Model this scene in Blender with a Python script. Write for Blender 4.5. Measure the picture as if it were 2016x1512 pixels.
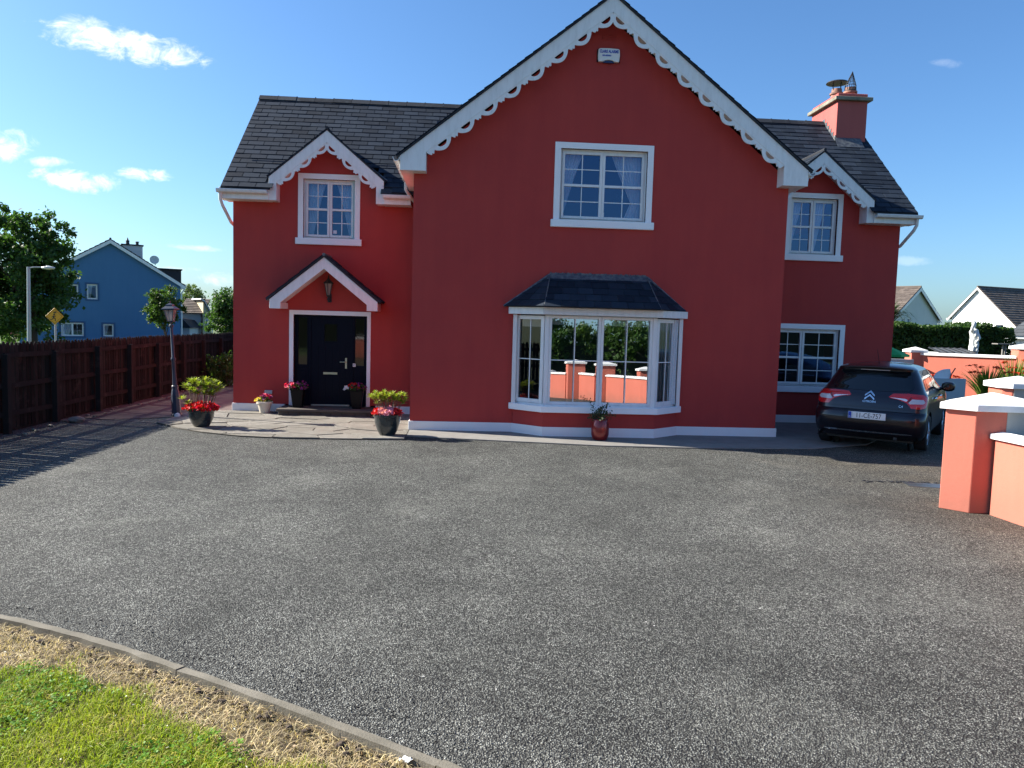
import bpy, bmesh, math, random
import numpy as np
from mathutils import Vector, Matrix, noise
from mathutils.bvhtree import BVHTree
from mathutils.geometry import tessellate_polygon

for o in list(bpy.data.objects):
    bpy.data.objects.remove(o)
random.seed(7)
R = math.radians
scene = bpy.context.scene
col = scene.collection

# ------------------------------------------------------------------ camera
PITCH, ROLL, YAW, CAM_H, FPX = 4.616, 1.648, 3.484, 2.05, 1480.0
cd = bpy.data.cameras.new('camera')
cam = bpy.data.objects.new('camera', cd)
col.objects.link(cam)
scene.camera = cam
cd.sensor_width = 36.0
cd.lens = 36.0 * FPX / 2016.0
cd.clip_start = 0.05
cd.clip_end = 6000
_p, _r, _y = R(PITCH), R(ROLL), R(YAW)
_fw = Vector((math.sin(_y) * math.cos(_p), math.cos(_y) * math.cos(_p), -math.sin(_p)))
_rt = Vector((math.cos(_y), -math.sin(_y), 0))
_up = _rt.cross(_fw)
_rr = _rt * math.cos(_r) + _up * math.sin(_r)
_uu = -_rt * math.sin(_r) + _up * math.cos(_r)
cam.matrix_world = Matrix(((_rr.x, _uu.x, -_fw.x, 0), (_rr.y, _uu.y, -_fw.y, 0), (_rr.z, _uu.z, -_fw.z, CAM_H), (0, 0, 0, 1)))

# ------------------------------------------------------------------ light
SUN_EL, SUN_AZ = 32.0, 16.4         # azimuth: degrees behind the x axis, on the left
SUN_POWER, SKY_POWER, EXPOSURE = 4.2, 0.115, 1.72
scene.view_settings.view_transform = 'Standard'
scene.view_settings.look = 'None'
scene.view_settings.exposure = EXPOSURE
scene.view_settings.gamma = 1
scene.view_settings.use_curve_mapping = False
world = bpy.data.worlds.new("World")
scene.world = world
world.use_nodes = True
sun_dir = Vector((-math.cos(R(SUN_AZ)) * math.cos(R(SUN_EL)), math.sin(R(SUN_AZ)) * math.cos(R(SUN_EL)), math.sin(R(SUN_EL))))
sl = bpy.data.lights.new('sun', 'SUN')
sl.energy = SUN_POWER
sl.angle = R(0.36)
sl.color = (1.0, 0.93, 0.82)
sun = bpy.data.objects.new('sun', sl)
col.objects.link(sun)
sun.rotation_euler = (-sun_dir).to_track_quat('-Z', 'Y').to_euler()
sun.location = (-30, 10, 30)


class NT:
    """small node-tree helper"""
    def __init__(s, nt):
        s.nt = nt
    def n(s, t, **k):
        x = s.nt.nodes.new(t)
        for a, b in k.items():
            setattr(x, a, b)
        return x
    def l(s, a, b):
        s.nt.links.new(a, b)
    def put(s, sock, v):
        if isinstance(v, bpy.types.NodeSocket):
            s.l(v, sock)
        elif isinstance(v, (tuple, list)) and len(v) == 3 and sock.type == 'RGBA':
            sock.default_value = (*v, 1)
        else:
            sock.default_value = v
    def math(s, op, a, b=None, c=None, clamp=False):
        x = s.n('ShaderNodeMath', operation=op, use_clamp=clamp)
        s.put(x.inputs[0], a)
        if b is not None: s.put(x.inputs[1], b)
        if c is not None: s.put(x.inputs[2], c)
        return x.outputs[0]
    def mix(s, f, a, b, blend='MIX'):
        x = s.n('ShaderNodeMix', data_type='RGBA', blend_type=blend)
        s.put(x.inputs[0], f); s.put(x.inputs[6], a); s.put(x.inputs[7], b)
        return x.outputs[2]
    def rng(s, v, a, b, c=0.0, d=1.0, smooth=False):
        x = s.n('ShaderNodeMapRange')
        if smooth: x.interpolation_type = 'SMOOTHSTEP'
        s.put(x.inputs[0], v)
        for i, q in enumerate((a, b, c, d)): x.inputs[i + 1].default_value = q
        return x.outputs[0]
    def noise(s, vec, scale, detail=3, rough=.55, dist=0):
        x = s.n('ShaderNodeTexNoise')
        if vec is not None: s.l(vec, x.inputs['Vector'])
        x.inputs['Scale'].default_value = scale
        x.inputs['Detail'].default_value = detail
        x.inputs['Roughness'].default_value = rough
        x.inputs['Distortion'].default_value = dist
        return x.outputs[0]
    def voro(s, vec, scale, feature='F1', rand=1.0):
        x = s.n('ShaderNodeTexVoronoi', feature=feature)
        if vec is not None: s.l(vec, x.inputs['Vector'])
        x.inputs['Scale'].default_value = scale
        x.inputs['Randomness'].default_value = rand
        return x
    def mapping(s, vec, scale=(1, 1, 1), rot=(0, 0, 0)):
        x = s.n('ShaderNodeMapping')
        s.l(vec, x.inputs[0])
        x.inputs['Scale'].default_value = scale
        x.inputs['Rotation'].default_value = rot
        return x.outputs[0]


# sky: physical sky plus a few small fair-weather clouds
w = NT(world.node_tree)
bg = world.node_tree.nodes['Background']
sky = w.n('ShaderNodeTexSky', sky_type='NISHITA', sun_disc=False)
sky.sun_elevation = R(SUN_EL)
sky.sun_rotation = R(-(90 - SUN_AZ))
sky.altitude = 50
sky.air_density = 1.0
sky.dust_density = 1.1
sky.ozone_density = 2.2
hs = w.n('ShaderNodeHueSaturation')
hs.inputs['Hue'].default_value = 0.499
hs.inputs['Saturation'].default_value = 1.03
hs.inputs['Value'].default_value = 0.90
w.l(w.mix(1.0, sky.outputs[0], (.345, .468, .60), 'MULTIPLY'), hs.inputs['Color'])
tc = w.n('ShaderNodeTexCoord')
sx = w.n('ShaderNodeSeparateXYZ')
w.l(tc.outputs['Generated'], sx.inputs[0])
yy = w.math('MAXIMUM', sx.outputs[1], 0.02)
cu = w.math('DIVIDE', sx.outputs[0], yy)
cv = w.math('DIVIDE', sx.outputs[2], yy)
cvec = w.n('ShaderNodeCombineXYZ')
w.l(cu, cvec.inputs[0]); w.l(w.math('MULTIPLY', cv, 1.6), cvec.inputs[1])
n1 = w.noise(cvec.outputs[0], 26, 8, .66, .5)
n2 = w.noise(cvec.outputs[0], 9, 4, .5)
best = None
# centre u, v, half sizes, tilt (dv/du), strength
CLOUDS = [(-.432, .333, .100, .020, -.17, 1.0), (-.395, .325, .05, .013, -.17, .9), (-.472, .347, .045, .016, -.25, .55), (-.585, .205, .036, .021, 0, 1.0),
          (-.500, .165, .052, .013, -.08, 1.1), (-.412, .175, .032, .009, -.05, 1.0), (-.535, .186, .03, .007, 0, .6),
          (-.35, .0845, .035, .004, -.05, .42), (-.40, .057, .05, .004, 0, .3), (.631, .362, .02, .006, 0, .12),
          (-.47, .03, .09, .012, 0, .5), (-.30, .045, .06, .010, 0, .5), (.60, .10, .03, .006, 0, .15),
          (-.95, .25, .12, .03, 0, 1.0), (.9, .3, .1, .02, 0, .5)]
for (u0, v0, a, b, t, st) in CLOUDS:
    du = w.math('SUBTRACT', cu, u0)
    dv = w.math('SUBTRACT', w.math('SUBTRACT', cv, v0), w.math('MULTIPLY', du, t))
    e = w.math('ADD', w.math('POWER', w.math('ABSOLUTE', w.math('DIVIDE', du, a)), 2.0), w.math('POWER', w.math('ABSOLUTE', w.math('DIVIDE', dv, b)), 2.0))
    f = w.math('SUBTRACT', 1.0, e)
    f = w.math('ADD', f, w.math('MULTIPLY', w.math('SUBTRACT', n1, .5), 4.6))
    f = w.math('ADD', f, w.math('MULTIPLY', w.math('SUBTRACT', n2, .5), 2.2))
    f = w.math('MULTIPLY', w.rng(f, -.25, 1.7, 0, 1, True), st)
    best = f if best is None else w.math('MAXIMUM', best, f)
best = w.math('MULTIPLY', best, w.math('GREATER_THAN', sx.outputs[1], .05))
best = w.math('MINIMUM', best, 1.0)
cl = w.mix(best, hs.outputs[0], (4.4, 4.45, 4.5))
w.l(cl, bg.inputs[0])
bg.inputs[1].default_value = SKY_POWER


# ------------------------------------------------------------------ materials
def mat(name, base=(.5, .5, .5), rough=.7, metal=0.0, spec=.5, coat=0, fn=None):
    m = bpy.data.materials.new(name)
    m.use_nodes = True
    t = NT(m.node_tree)
    b = m.node_tree.nodes['Principled BSDF']
    b.inputs['Base Color'].default_value = (*base, 1)
    b.inputs['Roughness'].default_value = rough
    b.inputs['Metallic'].default_value = metal
    b.inputs['Specular IOR Level'].default_value = spec
    b.inputs['Coat Weight'].default_value = coat
    if coat: b.inputs['Coat Roughness'].default_value = .03
    if fn: fn(t, b)
    return m

def oc(t):
    return t.n('ShaderNodeTexCoord').outputs['Object']

def bump(t, b, h, strength=.3, dist=.01):
    x = t.n('ShaderNodeBump')
    x.inputs['Strength'].default_value = strength
    x.inputs['Distance'].default_value = dist
    t.l(h, x.inputs['Height'])
    t.l(x.outputs[0], b.inputs['Normal'])

def plaster(name, c, c2=None, grime=.0, bs=.35):
    c2 = c2 or tuple(x * .86 for x in c)
    def fn(t, b):
        v = oc(t)
        big = t.noise(v, .8, 5, .6)
        streak = t.noise(t.mapping(v, (3.2, 3.2, .35)), 1.6, 4, .6)
        f = t.rng(t.math('ADD', t.math('MULTIPLY', big, .6), t.math('MULTIPLY', streak, .4)), .35, .68)
        cc = t.mix(f, c, c2)
        fine = t.noise(v, 55, 3, .6)
        cc = t.mix(t.rng(fine, .3, .7, 0, .14), cc, tuple(x * .7 for x in c))
        if grime:
            s = t.n('ShaderNodeSeparateXYZ'); t.l(v, s.inputs[0])
            low = t.rng(t.math('ADD', s.outputs[2], t.math('MULTIPLY', t.noise(v, 2.5, 4), -.35)), -.12, .22, grime, 0)
            cc = t.mix(low, cc, (.16, .12, .09))
        t.l(cc, b.inputs['Base Color'])
        bump(t, b, t.math('ADD', t.noise(v, 160, 3, .6), t.math('MULTIPLY', t.noise(v, 28, 2), .7)), bs, .006)
    return mat(name, c, .85, spec=.25, fn=fn)

M = {}
M['house'] = plaster('red_house_render', (.45, .057, .048), (.385, .047, .043))
M['coral'] = plaster('coral_wall_render', (.55, .160, .112), (.49, .135, .092), grime=.35)
M['chim'] = plaster('faded_red_render', (.44, .115, .10), (.36, .085, .08))
M['coralbright'] = M['coral']
M['greywall'] = plaster('grey_cream_render', (.42, .42, .38), (.34, .35, .33), grime=.2)
M['greyrender'] = plaster('grey_render', (.46, .49, .50), (.40, .43, .45), grime=.2)
M['blue'] = plaster('blue_house_render', (.088, .20, .36), (.075, .178, .325))
M['cream'] = plaster('cream_render', (.62, .54, .36))
M['pale'] = plaster('pale_render', (.60, .62, .60), (.54, .56, .54))
M['whiteR'] = plaster('white_render', (.80, .80, .80), (.74, .74, .74))
M['bluetrim'] = mat('dark_blue_trim', (.03, .09, .20), .6)

def white_fn(sc=1.0):
    def fn(t, b):
        v = oc(t)
        f = t.rng(t.noise(t.mapping(v, (6, 6, 1.2)), 2.2, 5, .65), .45, .8)
        cc = t.mix(t.math('MULTIPLY', f, .5), (.78 * sc, .78 * sc, .77 * sc), (.52 * sc, .52 * sc, .50 * sc))
        t.l(cc, b.inputs['Base Color'])
        bump(t, b, t.noise(v, 60, 2), .05, .003)
    return fn
M['white'] = mat('white_upvc', (.78, .78, .77), .38, fn=white_fn())
M['wpaint'] = plaster('white_masonry_paint', (.90, .90, .90), (.85, .86, .87), grime=.10, bs=.2)
M['cap'] = plaster('white_cap_paint', (.84, .84, .83), (.70, .71, .68), bs=.3)
M['gutter'] = mat('cream_gutter', (.70, .69, .62), .4, fn=white_fn(.93))
M['dark'] = mat('interior_dark', (.05, .05, .05), .9)
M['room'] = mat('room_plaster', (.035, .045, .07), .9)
M['navy'] = mat('navy_door_paint', (.0025, .0032, .011), .4, spec=.12, fn=lambda t, b: bump(t, b, t.noise(t.mapping(oc(t), (14, 14, .8)), 8, 3), .12, .002))
M['metal'] = mat('brushed_metal', (.62, .62, .58), .3, 1.0)
M['chrome'] = mat('chrome', (.82, .83, .85), .12, 1.0)
M['brass'] = mat('brass_metal', (.55, .53, .38), .35, 1.0)
M['black'] = mat('black_plastic', (.012, .012, .013), .45)
M['iron'] = mat('dark_iron', (.016, .017, .02), .5)
M['lead'] = mat('lead_flashing', (.12, .14, .16), .5, .3, fn=lambda t, b: (t.l(t.mix(t.rng(t.noise(oc(t), 14, 4), .4, .65), (.07, .08, .10), (.17, .18, .18)), b.inputs['Base Color'])))

def slate_fn(c1, c2, lichen=.35):
    def fn(t, b):
        v = oc(t)
        g = t.n('ShaderNodeNewGeometry').outputs['Random Per Island']
        cc = t.mix(g, c1, c2)
        f = t.rng(t.noise(v, 3.5, 5, .65), .52, .75, 0, lichen)
        cc = t.mix(f, cc, (.09, .11, .125))
        cc = t.mix(t.rng(t.noise(v, 40, 3), .4, .7, 0, .25), cc, (.012, .013, .016))
        t.l(cc, b.inputs['Base Color'])
        bump(t, b, t.noise(v, 35, 4, .7), .35, .006)
    return fn
M['slate'] = mat('roof_slate', (.045, .05, .06), .8, spec=.14, fn=slate_fn((.009, .015, .026), (.024, .036, .056), .16))
M['ridge'] = mat('ridge_tile', (.03, .033, .04), .85, spec=.15, fn=slate_fn((.022, .025, .032), (.045, .05, .06), .7))
def tile_fn(c1, c2):
    def fn(t, b):
        g = t.n('ShaderNodeNewGeometry').outputs['Random Per Island']
        cc = t.mix(g, c1, c2)
        t.l(t.mix(t.rng(t.noise(oc(t), 1.2, 4), .45, .7, 0, .5), cc, tuple(x * .6 for x in c1)), b.inputs['Base Color'])
    return fn
M['browntile'] = mat('brown_roof_tile', (.07, .055, .05), .8, fn=tile_fn((.085, .066, .056), (.15, .12, .10)))
M['darktile'] = mat('dark_roof_tile', (.03, .03, .035), .8, fn=tile_fn((.022, .022, .028), (.04, .04, .045)))
M['greytile'] = mat('grey_roof_slate', (.10, .11, .12), .7, fn=tile_fn((.075, .082, .09), (.10, .11, .12)))

def glass_mat(name, fac=.32, tint=(.85, .9, .9), rough=0.0, refl=(.95, .98, 1)):
    m = bpy.data.materials.new(name); m.use_nodes = True
    nt = m.node_tree; t = NT(nt)
    out = nt.nodes['Material Output']
    nt.nodes.remove(nt.nodes['Principled BSDF'])
    tr = t.n('ShaderNodeBsdfTransparent'); tr.inputs[0].default_value = (*tint, 1)
    gl = t.n('ShaderNodeBsdfGlossy'); gl.inputs['Roughness'].default_value = rough
    gl.inputs[0].default_value = (*refl, 1)
    lw = t.n('ShaderNodeFresnel'); lw.inputs[0].default_value = 1.5
    f = t.math('ADD', t.math('MULTIPLY', lw.outputs[0], 1.0 - fac), fac, clamp=True)
    mx = t.n('ShaderNodeMixShader')
    t.l(f, mx.inputs[0]); t.l(tr.outputs[0], mx.inputs[1]); t.l(gl.outputs[0], mx.inputs[2])
    t.l(mx.outputs[0], out.inputs[0])
    return m
M['glass'] = glass_mat('window_glass', .10, (.86, .92, .97), refl=(.36, .60, 1.0))
M['sideglass'] = glass_mat('side_light_glass', .03, (.55, .6, .6))
M['bayglass'] = glass_mat('bay_window_glass', .42, (.8, .85, .85))
M['carglass'] = glass_mat('tinted_car_glass', .10, (.10, .12, .12))
M['lampglass'] = mat('frosted_lamp_glass', (.42, .36, .33), .5)
M['lampglass'].node_tree.nodes['Principled BSDF'].inputs['Alpha'].default_value = .6
def curtain_fn(t, b):
    b.inputs['Transmission Weight'].default_value = 0
    t.l(t.mix(t.noise(oc(t), 30, 3), (.85, .87, .90), (.52, .56, .60)), b.inputs['Base Color'])
M['curtain'] = mat('net_curtain', (.75, .75, .75), .9, fn=curtain_fn)
M['petrim'] = None

def asphalt_fn(t, b):
    v = oc(t)
    cell = t.voro(v, 104)
    cell2 = t.voro(v, 48)
    sep = t.n('ShaderNodeSeparateColor'); t.l(cell.outputs['Color'], sep.inputs[0])
    sep2 = t.n('ShaderNodeSeparateColor'); t.l(cell2.outputs['Color'], sep2.inputs[0])
    patch = t.noise(v, .42, 6, .62, .8)
    s0 = t.n('ShaderNodeSeparateXYZ'); t.l(v, s0.inputs[0])
    near_gap_shade = t.rng(t.math('ADD', s0.outputs[1], t.math('MULTIPLY', t.noise(v, .5, 4), 5.0)), 5.0, 10.5, .82, 1.0, True)  # darker near zone: shade in the gaps between stones, painted into the colour
    patch2 = t.noise(v, 2.6, 4, .6)
    pf = t.rng(t.math('ADD', t.math('MULTIPLY', patch, .65), t.math('MULTIPLY', patch2, .35)), .36, .66)
    base = t.mix(pf, (.165, .169, .150), (.345, .35, .315))
    st = t.rng(sep.outputs[0], 0, 1, .30, 1.70)
    st2 = t.rng(sep2.outputs[1], 0, 1, .50, 1.5)
    k = t.math('MULTIPLY', t.math('MULTIPLY', st, st2), near_gap_shade)
    cc = t.n('ShaderNodeVectorMath', operation='SCALE')
    t.l(base, cc.inputs[0]); t.l(k, cc.inputs['Scale'])
    # deep joints between stones
    worn = t.rng(t.noise(v, .85, 4, .55, .4), .48, .78, 0, .28, True)
    cc0 = t.mix(worn, cc.outputs[0], (.185, .183, .162))
    gap = t.math('MULTIPLY', t.rng(cell.outputs['Distance'], .22, .58), t.math('SUBTRACT', 1.0, worn))
    cc = t.mix(t.math('MULTIPLY', gap, .92), cc0, (.012, .012, .012))
    # warm lichen / dirt towards the gate wall
    s = t.n('ShaderNodeSeparateXYZ'); t.l(v, s.inputs[0])
    near = t.rng(t.math('ADD', s.outputs[0], t.math('MULTIPLY', t.noise(v, 1.1, 4), 3.2)), 6.2, 8.6, 0, .5)
    cc = t.mix(near, cc, t.mix(1.0, cc, (.95, .72, .50), 'MULTIPLY'))
    # rare pale chips
    chip = t.voro(v, 24)
    sp = t.n('ShaderNodeSeparateColor'); t.l(chip.outputs['Color'], sp.inputs[0])
    ch = t.math('MULTIPLY', t.math('GREATER_THAN', sp.outputs[0], .9975), t.math('LESS_THAN', chip.outputs['Distance'], .17))
    cc = t.mix(ch, cc, (.62, .61, .58))
    t.l(cc, b.inputs['Base Color'])
    h = t.math('ADD', t.math('MULTIPLY', cell.outputs['Distance'], -1.0), t.math('MULTIPLY', t.noise(v, 60, 3), .8))
    bump(t, b, h, 1.0, .012)
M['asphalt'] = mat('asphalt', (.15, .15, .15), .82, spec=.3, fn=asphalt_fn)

def soil_fn(t, b):
    v = oc(t)
    cc = t.mix(t.noise(v, 9, 5, .7), (.035, .024, .012), (.12, .085, .04))
    t.l(cc, b.inputs['Base Color'])
    bump(t, b, t.noise(v, 40, 4), .8, .02)
M['soil'] = mat('lawn_soil', (.1, .08, .04), .95, fn=soil_fn)
def ground_fn(t, b):
    v = oc(t)
    cc = t.mix(t.noise(v, .6, 6, .65), (.035, .07, .012), (.085, .12, .03))
    t.l(cc, b.inputs['Base Color'])
    bump(t, b, t.noise(v, 8, 4), .8, .05)
M['ground'] = mat('meadow_ground', (.06, .1, .02), .95, fn=ground_fn)
def redpath_fn(t, b):
    v = oc(t)
    cc = t.mix(t.rng(t.noise(v, 1.3, 6, .65), .35, .65), (.065, .045, .042), (.125, .09, .08))
    sp = t.n('ShaderNodeSeparateColor'); t.l(t.voro(v, 90).outputs['Color'], sp.inputs[0])
    cc = t.mix(t.rng(sp.outputs[0], 0, 1, 0, .35), cc, (.06, .04, .035))
    t.l(cc, b.inputs['Base Color'])
    bump(t, b, t.noise(v, 70, 3), .5, .006)
M['redpath'] = mat('red_brown_path', (.2, .1, .08), .85, fn=redpath_fn)
def stone_fn(t, b):
    v = oc(t)
    g = t.n('ShaderNodeNewGeometry').outputs['Random Per Island']
    cc = t.mix(g, (.15, .14, .115), (.245, .23, .20))
    cc = t.mix(t.rng(t.noise(v, 5, 6, .7), .42, .7, 0, .7), cc, (.13, .115, .095))
    cc = t.mix(t.rng(t.noise(v, 1.4, 4), .55, .75, 0, .5), cc, (.19, .15, .12))
    t.l(cc, b.inputs['Base Color'])
    bump(t, b, t.math('ADD', t.noise(t.mapping(v, (1, 2.2, 1)), 7, 6, .7), t.math('MULTIPLY', t.noise(v, 60, 3), .3)), .9, .03)
M['flag'] = mat('riven_flagstone', (.35, .3, .25), .85, fn=stone_fn)
def conc(name, c, c2):
    def fn(t, b):
        v = oc(t)
        cc = t.mix(t.rng(t.noise(v, 3, 6, .65), .35, .68), c, c2)
        sp = t.n('ShaderNodeSeparateColor'); t.l(t.voro(v, 150).outputs['Color'], sp.inputs[0])
        cc = t.mix(t.rng(sp.outputs[0], 0, 1, 0, .3), cc, tuple(x * .45 for x in c))
        t.l(cc, b.inputs['Base Color'])
        bump(t, b, t.noise(v, 90, 4), .5, .006)
    return mat(name, c, .88, fn=fn)
M['concrete'] = conc('path_concrete', (.25, .24, .22), (.19, .18, .165))
M['kerb'] = conc('kerb_concrete', (.21, .19, .15), (.10, .09, .065))
M['joint'] = conc('dark_joint', (.09, .075, .06), (.05, .045, .04))
M['step'] = conc('dark_stone', (.10, .085, .07), (.065, .055, .05))
M['mossy'] = conc('mossy_concrete', (.30, .28, .22), (.10, .10, .07))

def wood_fn(c1, c2):
    def fn(t, b):
        v = oc(t)
        g = t.n('ShaderNodeNewGeometry').outputs['Random Per Island']
        gr = t.noise(t.mapping(v, (9, 9, .7)), 6, 5, .65)
        cc = t.mix(t.rng(t.math('ADD', t.math('MULTIPLY', g, .5), t.math('MULTIPLY', gr, .6)), .25, .8), c1, c2)
        cc = t.mix(t.rng(t.noise(v, 3, 5, .7), .56, .72, 0, .55), cc, (.070, .052, .044))
        t.l(cc, b.inputs['Base Color'])
        bump(t, b, gr, .5, .006)
    return fn
M['fence'] = mat('weathered_fence_wood', (.06, .03, .02), .95, spec=.15, fn=wood_fn((.006, .006, .0055), (.024, .022, .020)))

def leaf_mat(name, c1, c2, c3=None, trans=.35):
    m = bpy.data.materials.new(name); m.use_nodes = True
    nt = m.node_tree; t = NT(nt)
    out = nt.nodes['Material Output']; b = nt.nodes['Principled BSDF']
    g = t.n('ShaderNodeNewGeometry').outputs['Random Per Island']
    v = oc(t)
    cc = t.mix(g, c1, c2)
    if c3:
        cc = t.mix(t.rng(t.noise(v, 1.5, 3), .45, .65), cc, c3)
    t.l(cc, b.inputs['Base Color'])
    b.inputs['Roughness'].default_value = .55
    b.inputs['Specular IOR Level'].default_value = .3
    tl = t.n('ShaderNodeBsdfTranslucent')
    t.l(t.mix(1.0, cc, (1.5, 1.7, .7), 'MULTIPLY'), tl.inputs[0])
    mx = t.n('ShaderNodeMixShader'); mx.inputs[0].default_value = trans
    t.l(b.outputs[0], mx.inputs[1]); t.l(tl.outputs[0], mx.inputs[2]); t.l(mx.outputs[0], out.inputs[0])
    return m
M['leaf_dark'] = leaf_mat('dark_leaf', (.030, .070, .018), (.065, .125, .032))
M['leaf_mid'] = leaf_mat('green_leaf', (.035, .075, .016), (.075, .13, .03))
M['leaf_hedge'] = leaf_mat('hedge_leaf', (.022, .055, .015), (.06, .115, .025))
M['leaf_yellow'] = leaf_mat('yellow_green_leaf', (.13, .18, .025), (.32, .33, .05), trans=.4)
M['leaf_pale'] = leaf_mat('pale_leaf', (.07, .11, .04), (.12, .16, .06))
M['leaf_blade'] = leaf_mat('blade_leaf', (.06, .13, .02), (.15, .22, .04))
M['leaf_glossy'] = leaf_mat('deep_green_leaf', (.015, .035, .012), (.05, .075, .03), trans=.15)
M['bark'] = mat('tree_bark', (.07, .055, .04), .9, fn=lambda t, b: bump(t, b, t.noise(oc(t), 18, 4), .8, .03))
M['twig'] = mat('pale_twig', (.16, .12, .08), .85)
def petal(name, c, c2): return leaf_mat(name, c, c2, trans=.3)
M['p_red'] = petal('red_petal', (.70, .015, .012), (.50, .008, .02))
M['p_hot'] = petal('hot_pink_petal', (.75, .03, .14), (.60, .02, .10))
M['p_pink'] = petal('pink_petal', (.72, .30, .42), (.62, .20, .34))
M['p_white'] = petal('white_petal', (.80, .76, .78), (.75, .65, .70))
M['p_purple'] = petal('purple_petal', (.20, .02, .16), (.30, .03, .20))
M['p_yellow'] = petal('yellow_petal', (.75, .50, .05), (.70, .60, .12))
M['p_orange'] = petal('orange_petal', (.65, .07, .015), (.50, .03, .01))

# ------------------------------------------------------------------ mesh helpers
WOFF = {}      # world offset already applied by an object's ancestors

class MB:
    def __init__(s, mx=None):
        s.v, s.f, s.mx = [], [], mx
    def P(s, p):
        p = Vector(p)
        return tuple(s.mx @ p) if s.mx is not None else tuple(p)
    def add(s, vs, fs):
        k = len(s.v)
        s.v += [s.P(p) for p in vs]
        s.f += [tuple(i + k for i in f) for f in fs]
        return s
    def box(s, x0, x1, y0, y1, z0, z1):
        return s.add([(x0, y0, z0), (x1, y0, z0), (x1, y1, z0), (x0, y1, z0), (x0, y0, z1), (x1, y0, z1), (x1, y1, z1), (x0, y1, z1)],
                     [(0, 3, 2, 1), (4, 5, 6, 7), (0, 1, 5, 4), (1, 2, 6, 5), (2, 3, 7, 6), (3, 0, 4, 7)])
    def quad(s, a, b, c, d):
        return s.add([a, b, c, d], [(0, 1, 2, 3)])
    def poly(s, pts):
        return s.add(pts, [tuple(range(len(pts)))])
    def ext(s, loops, fn, d0, d1):
        """extrude 2D loops (outer first, then holes); fn(a, b, d) -> 3D"""
        loops = [list(l) for l in loops]
        flat = [p for l in loops for p in l]
        tris = tessellate_polygon([[Vector((p[0], p[1], 0)) for p in l] for l in loops])
        n = len(flat)
        vs = [fn(p[0], p[1], d0) for p in flat] + [fn(p[0], p[1], d1) for p in flat]
        fs = [tuple(t) for t in tris] + [tuple(i + n for i in reversed(t)) for t in tris]
        k = 0
        for l in loops:
            m = len(l)
            for i in range(m):
                j = (i + 1) % m
                fs.append((k + i, k + j, k + j + n, k + i + n))
            k += m
        return s.add(vs, fs)
    def xz(s, loops, y0, y1):
        if not isinstance(loops[0][0], (tuple, list)): loops = [loops]
        return s.ext(loops, lambda a, b, d: (a, d, b), y0, y1)
    def yz(s, loops, x0, x1):
        if not isinstance(loops[0][0], (tuple, list)): loops = [loops]
        return s.ext(loops, lambda a, b, d: (d, a, b), x0, x1)
    def xy(s, loops, z0, z1):
        if not isinstance(loops[0][0], (tuple, list)): loops = [loops]
        return s.ext(loops, lambda a, b, d: (a, b, d), z0, z1)
    def tube(s, pts, r, seg=8, caps=True):
        pts = [Vector(p) for p in pts]
        rs = r if isinstance(r, (list, tuple)) else [r] * len(pts)
        vs, fs = [], []
        for i, p in enumerate(pts):
            d = (pts[min(i + 1, len(pts) - 1)] - pts[max(i - 1, 0)]).normalized()
            a = d.orthogonal().normalized() if i == 0 else (a - d * a.dot(d)).normalized()
            b = d.cross(a)
            for k in range(seg):
                t = 2 * math.pi * k / seg
                vs.append(p + (a * math.cos(t) + b * math.sin(t)) * rs[i])
        for i in range(len(pts) - 1):
            for k in range(seg):
                j = (k + 1) % seg
                fs.append((i * seg + k, i * seg + j, (i + 1) * seg + j, (i + 1) * seg + k))
        if caps:
            fs.append(tuple(reversed(range(seg))))
            fs.append(tuple(range((len(pts) - 1) * seg, len(pts) * seg)))
        return s.add(vs, fs)
    def lathe(s, prof, c=(0, 0, 0), seg=24, sq=0):
        """prof: [(r, z)], optional sq: number of flat sides"""
        seg = sq or seg
        vs, fs = [], []
        off = math.pi / seg if sq else 0
        for (r, z) in prof:
            for k in range(seg):
                t = 2 * math.pi * k / seg + off
                vs.append((c[0] + r * math.cos(t), c[1] + r * math.sin(t), c[2] + z))
        for i in range(len(prof) - 1):
            for k in range(seg):
                j = (k + 1) % seg
                fs.append((i * seg + k, i * seg + j, (i + 1) * seg + j, (i + 1) * seg + k))
        fs.append(tuple(reversed(range(seg))))
        fs.append(tuple(range((len(prof) - 1) * seg, len(prof) * seg)))
        return s.add(vs, fs)
    def build(s, name, m, parent=None, bevel=0.0, smooth=False, fix=True):
        me = bpy.data.meshes.new(name)
        me.from_pydata(s.v, [], s.f)
        if fix:
            bm = bmesh.new(); bm.from_mesh(me)
            bmesh.ops.recalc_face_normals(bm, faces=bm.faces)
            if bevel:
                ed = [e for e in bm.edges if len(e.link_faces) == 2 and e.calc_face_angle(0) > .5]
                bmesh.ops.bevel(bm, geom=ed, offset=bevel, segments=1, affect='EDGES', clamp_overlap=True)
            bm.to_mesh(me); bm.free()
        me.materials.append(m)
        if smooth:
            me.shade_smooth()
            if smooth != 2:
                try:
                    me.set_sharp_from_angle(angle=R(40))
                except Exception:
                    pass
        return link(name, me, parent)

def link(name, me, parent=None):
    o = bpy.data.objects.new(name, me)
    col.objects.link(o)
    if parent is not None:
        o.parent = parent
        o.location = -WOFF.get(parent.name, Vector((0, 0, 0)))
    return o

def tag(o, label=None, cat=None, group=None, kind=None):
    if label: o['label'] = label
    if cat: o['category'] = cat
    if group: o['group'] = group
    if kind: o['kind'] = kind
    return o

def thing(name, loc, label, cat, group=None, rotz=0, local=False):
    """an Empty at the thing's base; parts in world coordinates unless local"""
    o = bpy.data.objects.new(name, None)
    col.objects.link(o)
    o.empty_display_size = .2
    o.location = loc
    o.rotation_euler = (0, 0, rotz)
    if not local: WOFF[o.name] = Vector(loc)
    return tag(o, label, cat, group)

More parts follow.
